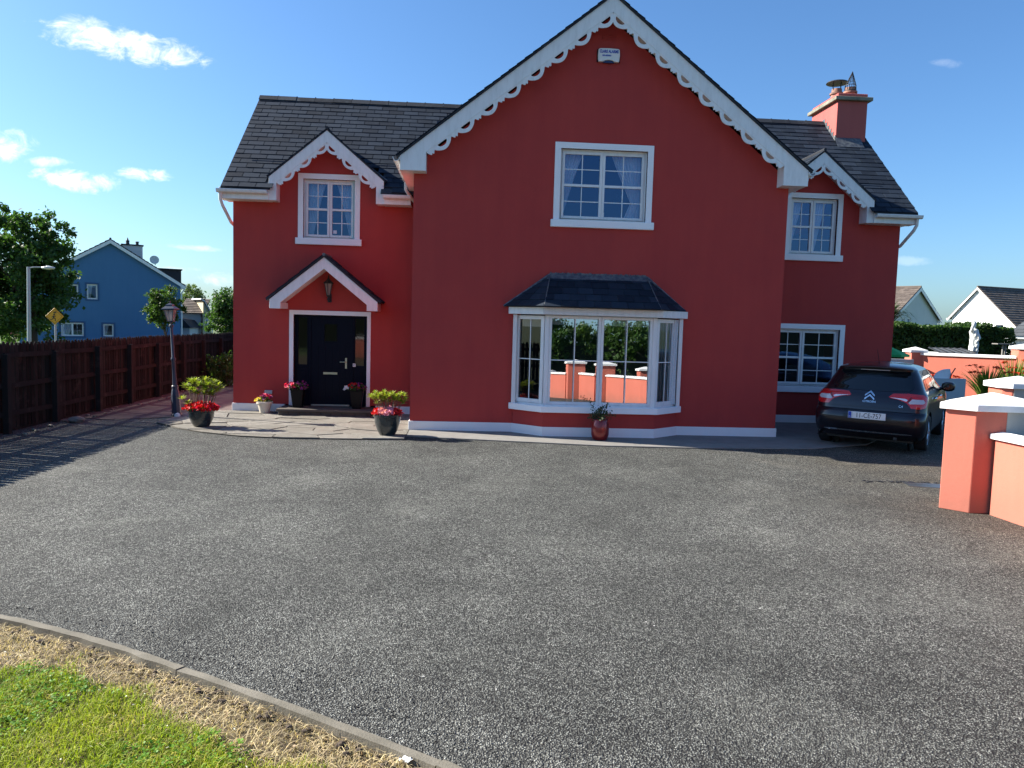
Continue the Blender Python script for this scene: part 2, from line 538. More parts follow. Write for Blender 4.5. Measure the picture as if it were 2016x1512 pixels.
def struct(name, mb, m, **k):
    return tag(mb.build(name, m, **k), kind='structure')

def copy_tree(o, parent=None):
    c = o.copy(); col.objects.link(c)
    if parent is not None: c.parent = parent
    for ch in list(o.children): copy_tree(ch, c)
    return c

def cards(name, m, C, D, N, L, W, parent=None, fold=.0, base=None):
    """leaf cards: centres C, long directions D, normals N, lengths L, widths W (numpy)"""
    n = len(C)
    D = D / np.maximum(np.linalg.norm(D, axis=1, keepdims=True), 1e-6)
    S = np.cross(D, N); S /= np.maximum(np.linalg.norm(S, axis=1, keepdims=True), 1e-6)
    L = np.broadcast_to(np.asarray(L, float), (n,))[:, None]; W = np.broadcast_to(np.asarray(W, float), (n,))[:, None]
    U = np.cross(S, D)
    a = C - D * L * .5; c = C + D * L * .5
    b = C + S * W * .5 + U * W * fold; d = C - S * W * .5 + U * W * fold
    V = np.stack([a, b, c, d], 1).reshape(-1, 3)
    me = bpy.data.meshes.new(name)
    me.vertices.add(4 * n); me.vertices.foreach_set('co', V.astype(np.float32).ravel())
    tri = (np.arange(n)[:, None] * 4 + np.array([0, 1, 2, 0, 2, 3])).ravel() if fold else (np.arange(n)[:, None] * 4 + np.arange(4)).ravel()
    k = 3 if fold else 4
    me.loops.add(len(tri)); me.loops.foreach_set('vertex_index', tri.astype(np.int32))
    nf = len(tri) // k
    me.polygons.add(nf)
    me.polygons.foreach_set('loop_start', (np.arange(nf) * k).astype(np.int32))
    me.polygons.foreach_set('loop_total', np.full(nf, k, np.int32))
    me.update(calc_edges=True)
    me.materials.append(m)
    return link(name, me, parent)

rng = np.random.default_rng(5)
def rdir(n):
    d = rng.normal(size=(n, 3)); return d / np.linalg.norm(d, axis=1, keepdims=True)
def S2(rx, z, *a): pass

# ================================================================== SETTING: ground
KERB = [(-8.2, 5.62), (-6.6, 5.66), (-5.2, 5.58), (-4.1, 5.38), (-3.08, 5.08), (-2.43, 4.79), (-1.87, 4.48), (-1.29, 4.14), (-.80, 3.84), (-.38, 3.57), (.07, 3.26), (.5, 2.92), (.95, 2.45), (1.3, 1.9), (1.55, 1.2), (1.65, 0), (1.65, -3), (1.5, -8)]
def smooth_poly(pts, k=4):
    out = []
    for i in range(len(pts) - 1):
        p0 = pts[max(i - 1, 0)]; p1 = pts[i]; p2 = pts[i + 1]; p3 = pts[min(i + 2, len(pts) - 1)]
        for j in range(k):
            t = j / k
            out.append(tuple(.5 * ((2 * p1[q]) + (-p0[q] + p2[q]) * t + (2 * p0[q] - 5 * p1[q] + 4 * p2[q] - p3[q]) * t * t + (-p0[q] + 3 * p1[q] - 3 * p2[q] + p3[q]) * t ** 3) for q in (0, 1)))
    out.append(pts[-1])
    return out
KC = smooth_poly(KERB)
struct('ground', MB().quad((-600, -600, -.22), (600, -600, -.22), (600, 900, -.22), (-600, 900, -.22)), M['ground'])
# asphalt forecourt (its edge follows the kerb)
loop = KC + [(1.5, -9.5), (13, -9.5), (17, 8), (26, 15), (26, 30), (-8.2, 30)]
mb = MB(); mb.xy([loop], -.2, 0.0)
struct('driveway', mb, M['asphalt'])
struct('lawn_soil', MB().xy([[(-14, 6), (-14, -9), (1.5, -9)] + list(reversed(KC))], -.2, -.040), M['soil'])
def offs(pts, d):
    out = []
    for i, p in enumerate(pts):
        a = Vector(pts[max(i - 1, 0)]); b = Vector(pts[min(i + 1, len(pts) - 1)])
        t = (b - a).normalized()
        out.append((p[0] + t.y * d, p[1] - t.x * d))
    return out
# kerb stones with open joints, slightly uneven
mb = MB()
KD = smooth_poly(KERB, 22)
KO, KI = offs(KD, -.008), offs(KD, .045)
KO = [(x + .009 * noise.noise(Vector((x * 9, y * 9, 0))), y + .012 * noise.noise(Vector((x * 7, y * 7, 3)))) for x, y in KO]
KI = [(x + .008 * noise.noise(Vector((x * 5, y * 5, 5))), y + .014 * noise.noise(Vector((x * 5, y * 5, 9)))) for x, y in KI]
random.seed(3)
seglen = 71
for i in range(0, len(KD) - 1, seglen):
    j = min(i + seglen, len(KD) - 1)
    idx = list(range(i, j + 1))
    lo = [KO[q] for q in idx]; li = [KI[q] for q in idx]
    f = .004 if random.random() < .7 else .012
    def sh(pts, f):
        a, b = Vector(pts[0]), Vector(pts[1]); c, d = Vector(pts[-1]), Vector(pts[-2])
        return [tuple(a + (b - a).normalized() * f)] + pts[1:-1] + [tuple(c + (d - c).normalized() * f)]
    mb.xy([sh(lo, f) + list(reversed(sh(li, f)))], -.19, .006 + random.uniform(-.004, .006))
struct('kerb', mb, M['kerb'], bevel=.008, smooth=True)

# flagstone paving in front of the door (crazy paving, each slab its own face block)
struct('paving_bed', MB().xy([[(-5.72, 14.25), (-5.1, 13.62), (-4.54, 13.22), (-3.8, 12.88), (-3.04, 12.75), (-1.69, 12.81), (-1.04, 12.86), (-1.04, 16.29), (-4.96, 16.29), (-4.96, 15.6), (-5.75, 15.2)]], .001, .012), M['joint'])
random.seed(11)
mb = MB()
def inside(p, poly):
    c = False
    for i in range(len(poly)):
        a, b = poly[i], poly[i - 1]
        if (a[1] > p[1]) != (b[1] > p[1]) and p[0] < (b[0] - a[0]) * (p[1] - a[1]) / (b[1] - a[1]) + a[0]: c = not c
    return c
PB = [(-5.75, 14.27), (-5.1, 13.62), (-4.54, 13.21), (-3.8, 12.87), (-3.04, 12.74), (-1.69, 12.80), (-1.045, 12.85), (-1.045, 16.285), (-4.955, 16.285), (-4.955, 15.6), (-5.75, 15.2)]
def clip_convex_by_line(poly, a, b):
    out = []
    def sd(p): return (b[0] - a[0]) * (p[1] - a[1]) - (b[1] - a[1]) * (p[0] - a[0])
    for i in range(len(poly)):
        p, q = poly[i - 1], poly[i]; sp, sq = sd(p), sd(q)
        if sp >= 0: out.append(p)
        if (sp >= 0) != (sq >= 0):
            t = sp / (sp - sq); out.append((p[0] + (q[0] - p[0]) * t, p[1] + (q[1] - p[1]) * t))
    return out
seeds = []
while len(seeds) < 46:
    p = (random.uniform(-5.8, -1.0), random.uniform(12.6, 16.3))
    if inside(p, PB) and all(math.hypot((p[0] - q[0]) / 1.35, p[1] - q[1]) > .36 for q in seeds): seeds.append(p)
    elif random.random() < .002: break
for s0 in seeds:
    cell = [(-6.2, 12.5), (-.9, 12.5), (-.9, 16.4), (-6.2, 16.4)]
    for q in seeds:
        if q is s0: continue
        mx, my = (s0[0] + q[0]) / 2, (s0[1] + q[1]) / 2
        dx, dy = (q[0] - s0[0]) / 1.8, q[1] - s0[1]
        L = math.hypot(dx, dy); mx -= dx / L * .012; my -= dy / L * .012
        cell = clip_convex_by_line(cell, (mx, my), (mx - dy, my + dx))
        if len(cell) < 3: break
    if len(cell) < 3: continue
    # clip by the bed outline (nearly convex)
    for i in range(len(PB)):
        a, b = PB[i], PB[(i + 1) % len(PB)]
        if i == 8 or i == 9: continue
        cell = clip_convex_by_line(cell, a, b)
        if len(cell) < 3: break
    cell = [p for i, p in enumerate(cell) if math.hypot(p[0] - cell[i - 1][0], p[1] - cell[i - 1][1]) > .004]
    if len(cell) < 3: continue
    zt = .026 + random.uniform(-.007, .009)
    mb.xy([cell], .013, zt)
struct('flagstone_paving', mb, M['flag'], bevel=.008)
# concrete path along the gable
struct('concrete_path', MB().xy([[(-1.04, 13.22), (.39, 12.95), (2.46, 12.56), (4.03, 12.52), (6.07, 12.68), (7.4, 13.3), (9.0, 15.2), (9.9, 16.4), (9.9, 22), (9.48, 22), (9.48, 16.3), (5.93, 16.3), (5.93, 13.99), (-1.04, 13.99)]], .001, .022), M['concrete'], bevel=.006)
struct('side_path', MB().xy([[(-7.5, 14.9), (-6.9, 14.6), (-6.2, 14.9), (-5.76, 15.22), (-4.965, 15.62), (-4.965, 26), (-7.5, 26)]], .001, .010), M['redpath'])
if False: struct('kerb_edging', MB().xy([[(-7.5, 2), (-7.25, 2), (-7.25, 14.8), (-7.5, 14.9)]], .001, .03), M['soil'], bevel=.01)

# ================================================================== THE RED HOUSE
XA, XB, XC, XD = -4.96, -1.04, 5.93, 9.48
Y0, Y1, YB = 16.30, 13.99, 21.30
SL = (7.25 - 4.65) / (18.78 - 15.85)
house = thing('red_house', (2.4, 16.3, 0), 'large two storey dark red house with white scalloped bargeboards and slate roof', 'house')

# ---- walls
def rect(x0, x1, z0, z1): return [(x0, z0), (x1, z0), (x1, z1), (x0, z1)]
WL = dict(X0=-3.62, X1=-2.33, Z0=3.72, Z1=5.06)      # upper window left wing
WG = dict(X0=1.52, X1=3.35, Z0=3.98, Z1=5.38)        # gable window
WR = dict(X0=6.88, X1=8.15, Z0=3.74, Z1=5.07)
WK = dict(X0=6.66, X1=8.37, Z0=.84, Z1=2.22)
SW = .11
def hole(d): return [(d['X0'] + SW, d['Z0']), (d['X0'] + SW, d['Z1'] - SW), (d['X1'] - SW, d['Z1'] - SW), (d['X1'] - SW, d['Z0'])]
ZE = 4.60
DLx, DRx = -2.975, 7.51      # dormer centre lines
mb = MB()
mb.xz([[(XA, .185), (-3.70, .185), (-3.70, 2.11), (-2.15, 2.11), (-2.15, .185), (XB, .185), (XB, ZE), (DLx + 1.05, ZE), (DLx + 1.05, 4.78), (DLx, 5.70), (DLx - 1.05, 4.78), (DLx - 1.05, ZE), (XA, ZE)], hole(WL)], Y0, Y0 + .30)
mb.build('wall', M['house'], house)
mb = MB()
mb.xz([[(XC, .185), (XD, .185), (XD, ZE), (DRx + 1.05, ZE), (DRx + 1.05, 4.78), (DRx, 5.70), (DRx - 1.05, 4.78), (DRx - 1.05, ZE), (XC, ZE)], hole(WR), hole(WK)], Y0, Y0 + .30)
mb.build('wall', M['house'], house)
GA = (2.445, 7.62)   # wall apex under the bargeboards
mb = MB()
mb.xz([[(XB, .185), (XC, .185), (XC, 4.85), GA, (XB, 4.85)], hole(WG), [(.98, .52), (.98, 2.24), (3.86, 2.24), (3.86, .52)]], Y1, Y1 + .30)
mb.yz([(Y1 + .30, .185), (Y0, .185), (Y0, 4.9), (Y1 + .30, 4.9)], XB, XB + .30)
mb.yz([(Y1 + .30, .185), (Y0, .185), (Y0, 4.9), (Y1 + .30, 4.9)], XC - .30, XC)
mb.build('gable_wall', M['house'], house)
mb = MB()
for x0, x1 in ((XA, XA + .3), (XD - .3, XD)):
    mb.yz([(Y0 + .30, .185), (YB, .185), (YB, 4.55), (18.78, 7.12), (Y0 + .30, 4.92)], x0, x1)
mb.box(XA + .3, XD - .3, YB - .3, YB, .185, 4.6)
mb.build('side_wall', M['house'], house)
# plinth, proud of the walls
PP = .022
for bx_ in ((XA - PP, -3.88, Y0 - PP, Y0 + .1), (-1.95, XB - PP, Y0 - PP, Y0 + .1), (XC + PP, XD + PP, Y0 - PP, Y0 + .1), (XA - PP, XA + .1, Y0 + .1, YB), (XD - .1, XD + PP, Y0 + .1, YB)):
    MB().box(*bx_, 0, .185).build('plinth', M['wpaint'], house, bevel=.004)
MB().xy([[(XB - PP, Y0 + .1), (XB - PP, Y1 - PP), (.86, Y1 - PP), (.86, Y1 + .1), (XB + .1, Y1 + .1), (XB + .1, Y0 + .1)]], 0, .1852).build('plinth', M['wpaint'], house, bevel=.004)
MB().xy([[(XC + PP, Y0 + .1), (XC - .1, Y0 + .1), (XC - .1, Y1 + .1), (4.0, Y1 + .1), (4.0, Y1 - PP), (XC + PP, Y1 - PP)]], 0, .1852).build('plinth', M['wpaint'], house, bevel=.004)
# interior partitions
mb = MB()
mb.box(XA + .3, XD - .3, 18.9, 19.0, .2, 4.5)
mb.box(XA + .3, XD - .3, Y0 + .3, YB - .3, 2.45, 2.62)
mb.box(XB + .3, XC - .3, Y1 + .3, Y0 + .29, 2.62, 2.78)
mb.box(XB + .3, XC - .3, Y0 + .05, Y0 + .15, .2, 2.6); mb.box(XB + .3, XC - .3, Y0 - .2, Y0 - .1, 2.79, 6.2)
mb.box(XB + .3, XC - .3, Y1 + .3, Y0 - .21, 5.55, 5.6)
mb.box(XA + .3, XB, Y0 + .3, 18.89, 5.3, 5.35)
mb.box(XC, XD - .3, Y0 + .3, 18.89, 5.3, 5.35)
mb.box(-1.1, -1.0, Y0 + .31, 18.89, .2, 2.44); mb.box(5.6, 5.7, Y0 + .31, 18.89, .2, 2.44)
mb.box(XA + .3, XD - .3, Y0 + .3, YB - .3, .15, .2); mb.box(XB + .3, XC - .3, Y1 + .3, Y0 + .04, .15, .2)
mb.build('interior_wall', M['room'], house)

# ---- windows
def tmx(x, y, ang=0.0):
    return Matrix.Translation((x, y, 0)) @ Matrix.Rotation(ang, 4, 'Z')

def light(fr, sa, ba, pa, W, z0, z1, sash, mid=True, cols=2, rows=2, out=0.0, fw=.05):
    """one glazed light in local frame: x 0..W, y = 0 face, +y inward"""
    y = -.022 - out if sash else -out
    t = sa if sash else fr
    d = .055
    t.box(0.002, fw, y, y + d, z0 + .002, z1 - .002); t.box(W - fw, W - .002, y, y + d, z0 + .002, z1 - .002)
    t.box(fw, W - fw, y + .001, y + d, z0 + .002, z0 + fw); t.box(fw, W - fw, y + .001, y + d, z1 - fw, z1 - .002)
    g0, g1 = z0 + fw, z1 - fw
    secs = [(g0, g1)]
    if mid:
        m = (g0 + g1) / 2
        t.box(fw, W - fw, y + .003, y + d, m - .023, m + .023)
        secs = [(g0, m - .023), (m + .023, g1)]
    yb = y + .022
    for (a, b) in secs:
        for k in range(1, cols):
            x = fw + (W - 2 * fw) * k / cols
            ba.box(x - .008, x + .008, yb, yb + .018, a, b)
        for k in range(1, rows):
            z = a + (b - a) * k / rows
            ba.box(fw, W - fw, yb + .002, yb + .016, z - .008, z + .008)
    pa.quad((fw - .002, yb + .011, g0 - .01), (W - fw + .002, yb + .011, g0 - .01), (W - fw + .002, yb + .011, g1 + .01), (fw - .002, yb + .011, g1 + .01))

def curtain_mb(mb, xt0, xt1, xb0, xb1, z0, z1, y, folds=9, curve=1.0):
    """pleated drape hanging from z1 (xt0..xt1) gathered to xb0..xb1 at z0"""
    nu, nv = folds * 6, 14
    vs = []
    for j in range(nv + 1):
        v = j / nv
        e = v ** curve
        a = xt0 + (xb0 - xt0) * e; b = xt1 + (xb1 - xt1) * e
        for i in range(nu + 1):
            u = i / nu
            vs.append((a + (b - a) * u, y + .022 * math.sin(u * folds * 2 * math.pi + .6 * math.sin(v * 3)), z1 + (z0 - z1) * v))
    mb.add(vs, [(j * (nu + 1) + i, j * (nu + 1) + i + 1, (j + 1) * (nu + 1) + i + 1, (j + 1) * (nu + 1) + i) for j in range(nv) for i in range(nu)])

def window(d, Y, lights, curtains=None, label=None):
    X0, X1, Z0, Z1 = d['X0'], d['X1'], d['Z0'], d['Z1']
    a, b, top = X0 + SW, X1 - SW, Z1 - SW
    mx = tmx(a, Y + .085)
    fr, sa, ba, pa = MB(mx), MB(mx), MB(mx), MB(mx)
    W = b - a; fw = .035
    fr.box(0, fw, 0, .07, Z0, top - Z0 + Z0); fr.box(W - fw, W, 0, .07, Z0, top)
    fr.box(fw, W - fw, .001, .07, Z0, Z0 + fw); fr.box(fw, W - fw, .001, .07, top - fw, top)
    inner = W - 2 * fw
    x = fw
    for i, (kind, f) in enumerate(lights):
        w_ = inner * f
        m2 = tmx(a + x, Y + .085)
        for q in (fr, sa, ba, pa): q.mx = m2
        light(fr, sa, ba, pa, w_, Z0 + fw, top - fw, kind == 'sash', out=.012 if kind != 'sash' else 0)
        x += w_
    for q in (fr, sa, ba, pa): q.mx = mx
    wo = fr.build('window', M['white'], house, bevel=.003)
    if label: wo['label'] = label
    if sa.v: sa.build('sash', M['white'], wo, bevel=.003)
    ba.build('glazing_bars', M['white'], wo)
    pa.build('pane', M['glass'], wo, fix=False)
    s = MB()
    s.xz([[(X0, Z0), (X0, Z1), (X1, Z1), (X1, Z0), (b, Z0), (b, top), (a, top), (a, Z0)]], Y - .018, Y + .06)
    s.box(a - .001, a + .006, Y + .06, Y + .16, Z0, top); s.box(b - .006, b + .001, Y + .06, Y + .16, Z0, top)
    s.box(a + .006, b - .006, Y + .06, Y + .16, top - .006, top)
    s.build('surround', M['wpaint'], wo, bevel=.003)
    MB().box(X0 - .045, X1 + .045, Y - .065, Y + .13, Z0 - .135, Z0).build('sill', M['wpaint'], wo, bevel=.006)
    if curtains:
        for c in curtains:
            mb = MB(); curtain_mb(mb, *c)
            mb.build('curtain', M['curtain'], wo, smooth=2, fix=False)
    return wo

yc = Y0 + .27
window(WL, Y0, [('sash', .5), ('fixed', .5)], [(-3.50, -3.05, -3.50, -3.36, 3.75, 4.97, yc, 7, .75), (-2.9, -2.45, -2.58, -2.44, 3.75, 4.97, yc, 7, .75)])
yg = Y1 + .28
window(WG, Y1, [('sash', .49), ('fixed', .51)], [(1.62, 2.12, 1.62, 1.72, 4.05, 5.3, yg, 8, .8), (2.60, 3.24, 3.02, 3.24, 4.35, 5.3, yg, 9, 1.1), (3.02, 3.24, 2.86, 3.24, 4.0, 4.4, yg + .01, 5, 1)])
window(WR, Y0, [('fixed', .5), ('sash', .5)], [(6.98, 7.4, 6.98, 7.12, 3.8, 4.97, yc, 6, .8), (7.6, 7.9, 7.56, 7.66, 3.8, 4.97, yc, 5, 1)])
window(WK, Y0, [('fixed', .45), ('sash', .55)])
# small stickers inside the panes
MB().box(2.44, 2.48, Y1 + .100, Y1 + .102, 4.075, 4.15).build('window_sticker', M['cap'], house)
MB().box(-2.90, -2.83, Y0 + .100, Y0 + .102, 3.84, 3.91).build('window_sticker', M['curtain'], house)

# ---- bay window
BF0, BF1, BY = 1.40, 3.44, 13.52           # front
BS0, BS1 = .88, 3.98                        # at the wall
bay_prof = lambda e, yw=Y1: [(BS0 - e, yw), (BS0 - e, Y1 - .03 - e * .3), (BF0 - e * .5, BY - e), (BF1 + e * .5, BY - e), (BS1 + e, Y1 - .03 - e * .3), (BS1 + e, yw)]
fr, sa, ba, pa = MB(), MB(), MB(), MB()
TILT = math.tan(R(1.6))
zf0, zf1 = .60, 2.215
# front: two fixed lights between heavy corner posts
xs = [BF0 + .07, (BF0 + BF1) / 2, BF1 - .07]
for k in range(2):
    W = xs[k + 1] - xs[k]
    m2 = tmx(xs[k], BY + .03)
    for q in (fr, sa, ba, pa): q.mx = m2
    light(fr, sa, ba, pa, W, zf0, zf1, False, mid=False, cols=2, rows=2, fw=.05)
for q in (fr, sa, ba, pa): q.mx = None
# the two big panes sit slightly out of plumb
pa.v = [(x, y + .006 + TILT * (z - zf0), z) for x, y, z in pa.v]
ba.v = [(x, y - .012, z) for x, y, z in ba.v]
fr.box(BF0 - .005, BF0 + .07, BY + .02, BY + .11, zf0 - .03, zf1); fr.box(BF1 - .07, BF1 + .005, BY + .02, BY + .11, zf0 - .03, zf1)
fr.box(BF0 + .07, BF1 - .07, BY + .015, BY + .11, zf0 - .03, zf0)
side_sash = []
for side in (0, 1):
    p0, p1 = ((BS0 + .02, Y1 - .03), (BF0 - .01, BY + .02)) if side == 0 else ((BF1 + .01, BY + .02), (BS1 - .02, Y1 - .03))
    d = Vector((p1[0] - p0[0], p1[1] - p0[1])); W = d.length
    m2 = tmx(p0[0], p0[1], math.atan2(d.y, d.x)) @ Matrix.Translation((0, .02, 0))
    for q in (fr, sa, ba, pa): q.mx = m2
    s2, p2 = MB(m2), MB(m2); side_sash.append((s2, p2))
    light(fr, s2, ba, p2, W - .02 if side == 0 else W - .03, zf0 + .01, zf1 - .01, True, mid=False, cols=2, rows=2, fw=.07)
    fr.box(0, W, .0, .06, zf0 - .03, zf0 + .01)
    for q in (fr, sa, ba, pa): q.mx = None
    x = BS0 - .04 if side == 0 else BS1 - .03
    fr.box(x, x + .07, Y1 - .10, Y1 + .02, zf0 - .03, zf1)
bay = fr.build('bay_window', M['white'], house, bevel=.004)
for s2, p2 in side_sash:
    s2.build('sash', M['white'], bay, bevel=.004); p2.build('pane', M['sideglass'], bay, fix=False)
ba.build('glazing_bars', M['white'], bay)
pa.build('pane', M['bayglass'], bay, fix=False)
MB().xy([bay_prof(.0) ], .185, .46).build('wall', M['house'], bay)
MB().xy([bay_prof(PP)], .0, .187).build('plinth', M['wpaint'], bay, bevel=.004)
MB().xy([bay_prof(.085)], .46, .575).build('sill', M['wpaint'], bay, bevel=.006)
MB().xy([bay_prof(.13)], 2.225, 2.355).build('fascia', M['white'], bay, bevel=.004)
# roof: hipped, slate courses, lead flashings
e = [(.66, Y1), (.66, Y1 - .06), (1.33, 13.20), (3.42, 13.20), (4.07, Y1 - .06), (4.07, Y1)]
r0, r1, rz, ez = (1.50, Y1 - .02), (3.31, Y1 - .02), 2.955, 2.36
mb = MB()
E3 = [(x, y, ez) for x, y in e]; A3, B3 = (r0[0], r0[1], rz), (r1[0], r1[1], rz)
mb.add(E3 + [A3, B3], [(2, 3, 7, 6), (1, 2, 6), (0, 1, 6), (3, 4, 7), (4, 5, 7), (0, 5, 4, 3, 2, 1), (0, 6, 7, 5)])
bro = mb.build('roof', M['ridge'], bay)
def slates_on(mb, a, b, c, d, rows, wid, th=.011, seedv=1, lift=.004, skip=None, gap=.018):
    """stepped slates on the quad a-b (bottom edge), d-c (top edge); b,c on the far side"""
    rr = random.Random(seedv)
    a, b, c, d = map(Vector, (a, b, c, d))
    n = (b - a).cross(d - a).normalized()
    if n.z < 0: n = -n
    for r in range(rows):
        t0, t1 = r / rows, (r + 1.12) / rows
        t1 = min(t1, 1.0)
        l0, l1 = a.lerp(d, t0), b.lerp(c, t0); m0, m1 = a.lerp(d, t1), b.lerp(c, t1)
        L = (l1 - l0).length
        if L < .02: continue
        cnt = max(1, int(round(L / wid)))
        st = -.5 if r % 2 else 0
        k = st
        while k < cnt:
            u0, u1 = max(0, (k + gap) / cnt), min(1, (k + 1 - gap) / cnt)
            k += 1
            if u1 - u0 < .003: continue
            j = rr.uniform(0, .007)
            if skip and skip(l0.lerp(l1, (u0 + u1) / 2), u1 - u0): continue
            p = [l0.lerp(l1, u0) + n * (th + j + lift), l0.lerp(l1, u1) + n * (th + j + lift), m0.lerp(m1, u1) + n * (.002 + lift), m0.lerp(m1, u0) + n * (.002 + lift)]
            q0, q1 = l0.lerp(l1, u0) + n * (lift - .003), l0.lerp(l1, u1) + n * (lift - .003)
            mb.add(p + [q0, q1], [(0, 1, 2, 3), (4, 5, 1, 0), (4, 0, 3), (5, 2, 1)])
mb = MB()
slates_on(mb, E3[2], E3[3], B3, A3, 5, .30)
slates_on(mb, E3[1], E3[2], A3, A3, 5, .30)
slates_on(mb, E3[3], E3[4], B3, B3, 5, .30)
mb.build('slates', M['slate'], bay, fix=False)
mb = MB()
mb.tube([E3[0], (r0[0], r0[1] - .02, rz + .015)], .028, 6); mb.tube([E3[5], (r1[0], r1[1] - .02, rz + .015)], .028, 6)
mb.tube([E3[2], (r0[0], r0[1] - .04, rz + .01)], .010, 6); mb.tube([E3[3], (r1[0], r1[1] - .04, rz + .01)], .010, 6)
mb.quad((1.42, 13.86, 2.885), (3.39, 13.86, 2.885), (3.31, Y1 - .012, 3.0), (1.50, Y1 - .012, 3.0))
n_ = 40
for i in range(n_):       # crumbling mortar line on top of the flashing
    x = 1.5 + 1.8 * i / n_
    mb.box(x, x + random.uniform(.02, .045), Y1 - .03, Y1, 2.985, 3.0 + random.uniform(.002, .022))
mb.build('flashing', M['lead'], bay)
# blind and net curtain inside the bay
mb = MB(); mb.box(1.46, 3.38, 13.70, 13.705, 2.05, 2.24); mb.box(1.02, 1.36, 13.98, 13.985, 2.0, 2.2)
mb.build('roller_blind', M['curtain'], bay)
mb = MB(); curtain_mb(mb, 3.50, 3.92, 3.50, 3.92, .62, 2.2, 13.86, 9)
mb.build('curtain', M['curtain'], bay, smooth=2, fix=False)

# ---- front door
dm = MB()
ZD0, ZD1 = .16, 2.10
dm.box(-3.70, -3.655, Y0 + .10, Y0 + .17, ZD0, ZD1); dm.box(-2.195, -2.15, Y0 + .10, Y0 + .17, ZD0, ZD1)
dm.box(-3.655, -2.195, Y0 + .10, Y0 + .17, ZD1 - .05, ZD1 + .008)
dm.box(-3.405, -3.35, Y0 + .10, Y0 + .17, ZD0, ZD1 - .05); dm.box(-2.50, -2.445, Y0 + .10, Y0 + .17, ZD0, ZD1 - .05)
# panels under the side lights
for a, b in ((-3.655, -3.405), (-2.445, -2.195)):
    dm.box(a, b, Y0 + .11, Y0 + .16, ZD0, .98)
    dm.box(a, b, Y0 + .105, Y0 + .165, .98, 1.04)
    dm.box(a + .05, b - .05, Y0 + .103, Y0 + .11, ZD0 + .08, .90)
    dm.box(a, a + .03, Y0 + .105, Y0 + .165, 1.04, ZD1 - .05); dm.box(b - .03, b, Y0 + .105, Y0 + .165, 1.04, ZD1 - .05)
door = dm.build('front_door', M['navy'], house, bevel=.005)
lf = MB()
lf.xz([rect(-3.35, -2.50, ZD0 + .03, ZD1 - .052), list(reversed(rect(-3.07, -2.81, 1.55, 1.92)))], Y0 + .115, Y0 + .165)
for a, b in ((-3.085, -3.07), (-2.81, -2.795)): lf.box(a, b, Y0 + .105, Y0 + .115, 1.53, 1.94)
lf.box(-3.07, -2.81, Y0 + .105, Y0 + .115, 1.92, 1.94); lf.box(-3.07, -2.81, Y0 + .105, Y0 + .115, 1.53, 1.55)
for x in (-3.2, -3.05, -2.9, -2.75, -2.62): lf.box(x - .004, x + .004, Y0 + .1125, Y0 + .1155, .3, 1.45)
lf.build('door_leaf', M['navy'], door, bevel=.002)
gp = MB()
gp.quad((-3.07, Y0 + .14, 1.55), (-2.81, Y0 + .14, 1.55), (-2.81, Y0 + .14, 1.92), (-3.07, Y0 + .14, 1.92))
for a, b in ((-3.63, -3.43), (-2.42, -2.22)):
    gp.quad((a, Y0 + .13, 1.04), (b, Y0 + .13, 1.04), (b, Y0 + .13, ZD1 - .05), (a, Y0 + .13, ZD1 - .05))
gp.build('pane', glass_mat('door_glass', .05, (.45, .45, .42), .04), door, fix=False)
hb = MB(); hb.box(-2.625, -2.585, Y0 + .098, Y0 + .115, .97, 1.20)
hb.tube([(-2.605, Y0 + .10, 1.115), (-2.605, Y0 + .06, 1.115), (-2.62, Y0 + .055, 1.115), (-2.73, Y0 + .055, 1.113)], .010, 8)
hb.build('handle', M['brass'], door, bevel=.004)
hb = MB(); hb.box(-3.09, -2.79, Y0 + .104, Y0 + .115, .835, .885); hb.box(-3.03, -2.85, Y0 + .099, Y0 + .104, .845, .875)
hb.build('letterbox', M['brass'], door, bevel=.003)
MB().box(-3.34, -2.52, Y0 + .05, Y0 + .12, .158, .188).build('threshold', M['metal'], door)
hb = MB(); hb.box(-2.46, -2.40, Y0 + .098, Y0 + .1, 1.015, 1.085)
st = hb.build('notice_sticker', M['cap'], door)
hb = MB(); hb.tube([(-2.445, Y0 + .096, 1.065), (-2.438, Y0 + .096, 1.04), (-2.422, Y0 + .096, 1.035)], .004, 5); hb.tube([(-2.44, Y0 + .096, 1.045), (-2.415, Y0 + .096, 1.07)], .0035, 5)
hb.build('sticker_mark', M['black'], door)
MB().box(-3.715, -3.68, Y0 + .04, Y0 + .07, 1.33, 1.42).build('door_bell', M['black'], door, bevel=.004)
s = MB(); s.xz([[(-3.79, .16), (-3.79, 2.20), (-2.07, 2.20), (-2.07, .16), (-2.15, .16), (-2.15, 2.108), (-3.70, 2.108), (-3.70, .16)]], Y0 - .02, Y0 + .10)
s.build('surround', M['wpaint'], door, bevel=.004)
# doorstep
mb = MB(); mb.box(-3.90, -1.93, 15.62, Y0 - .002, .105, .158)
random.seed(4)
x = -3.86
while x < -1.98:
    w_ = random.uniform(.19, .26); mb.box(x, min(x + w_, -1.97), 15.66, 15.80, .012, .104); x += w_ + .012
mb.box(-3.85, -1.98, 15.68, Y0 - .01, .01, .10)
mb.build('doorstep', M['step'], house, bevel=.006)
MB().box(-4.30, -4.14, Y0 - .03, Y0, .40, .475).build('vent', M['greyrender'], house, bevel=.005)

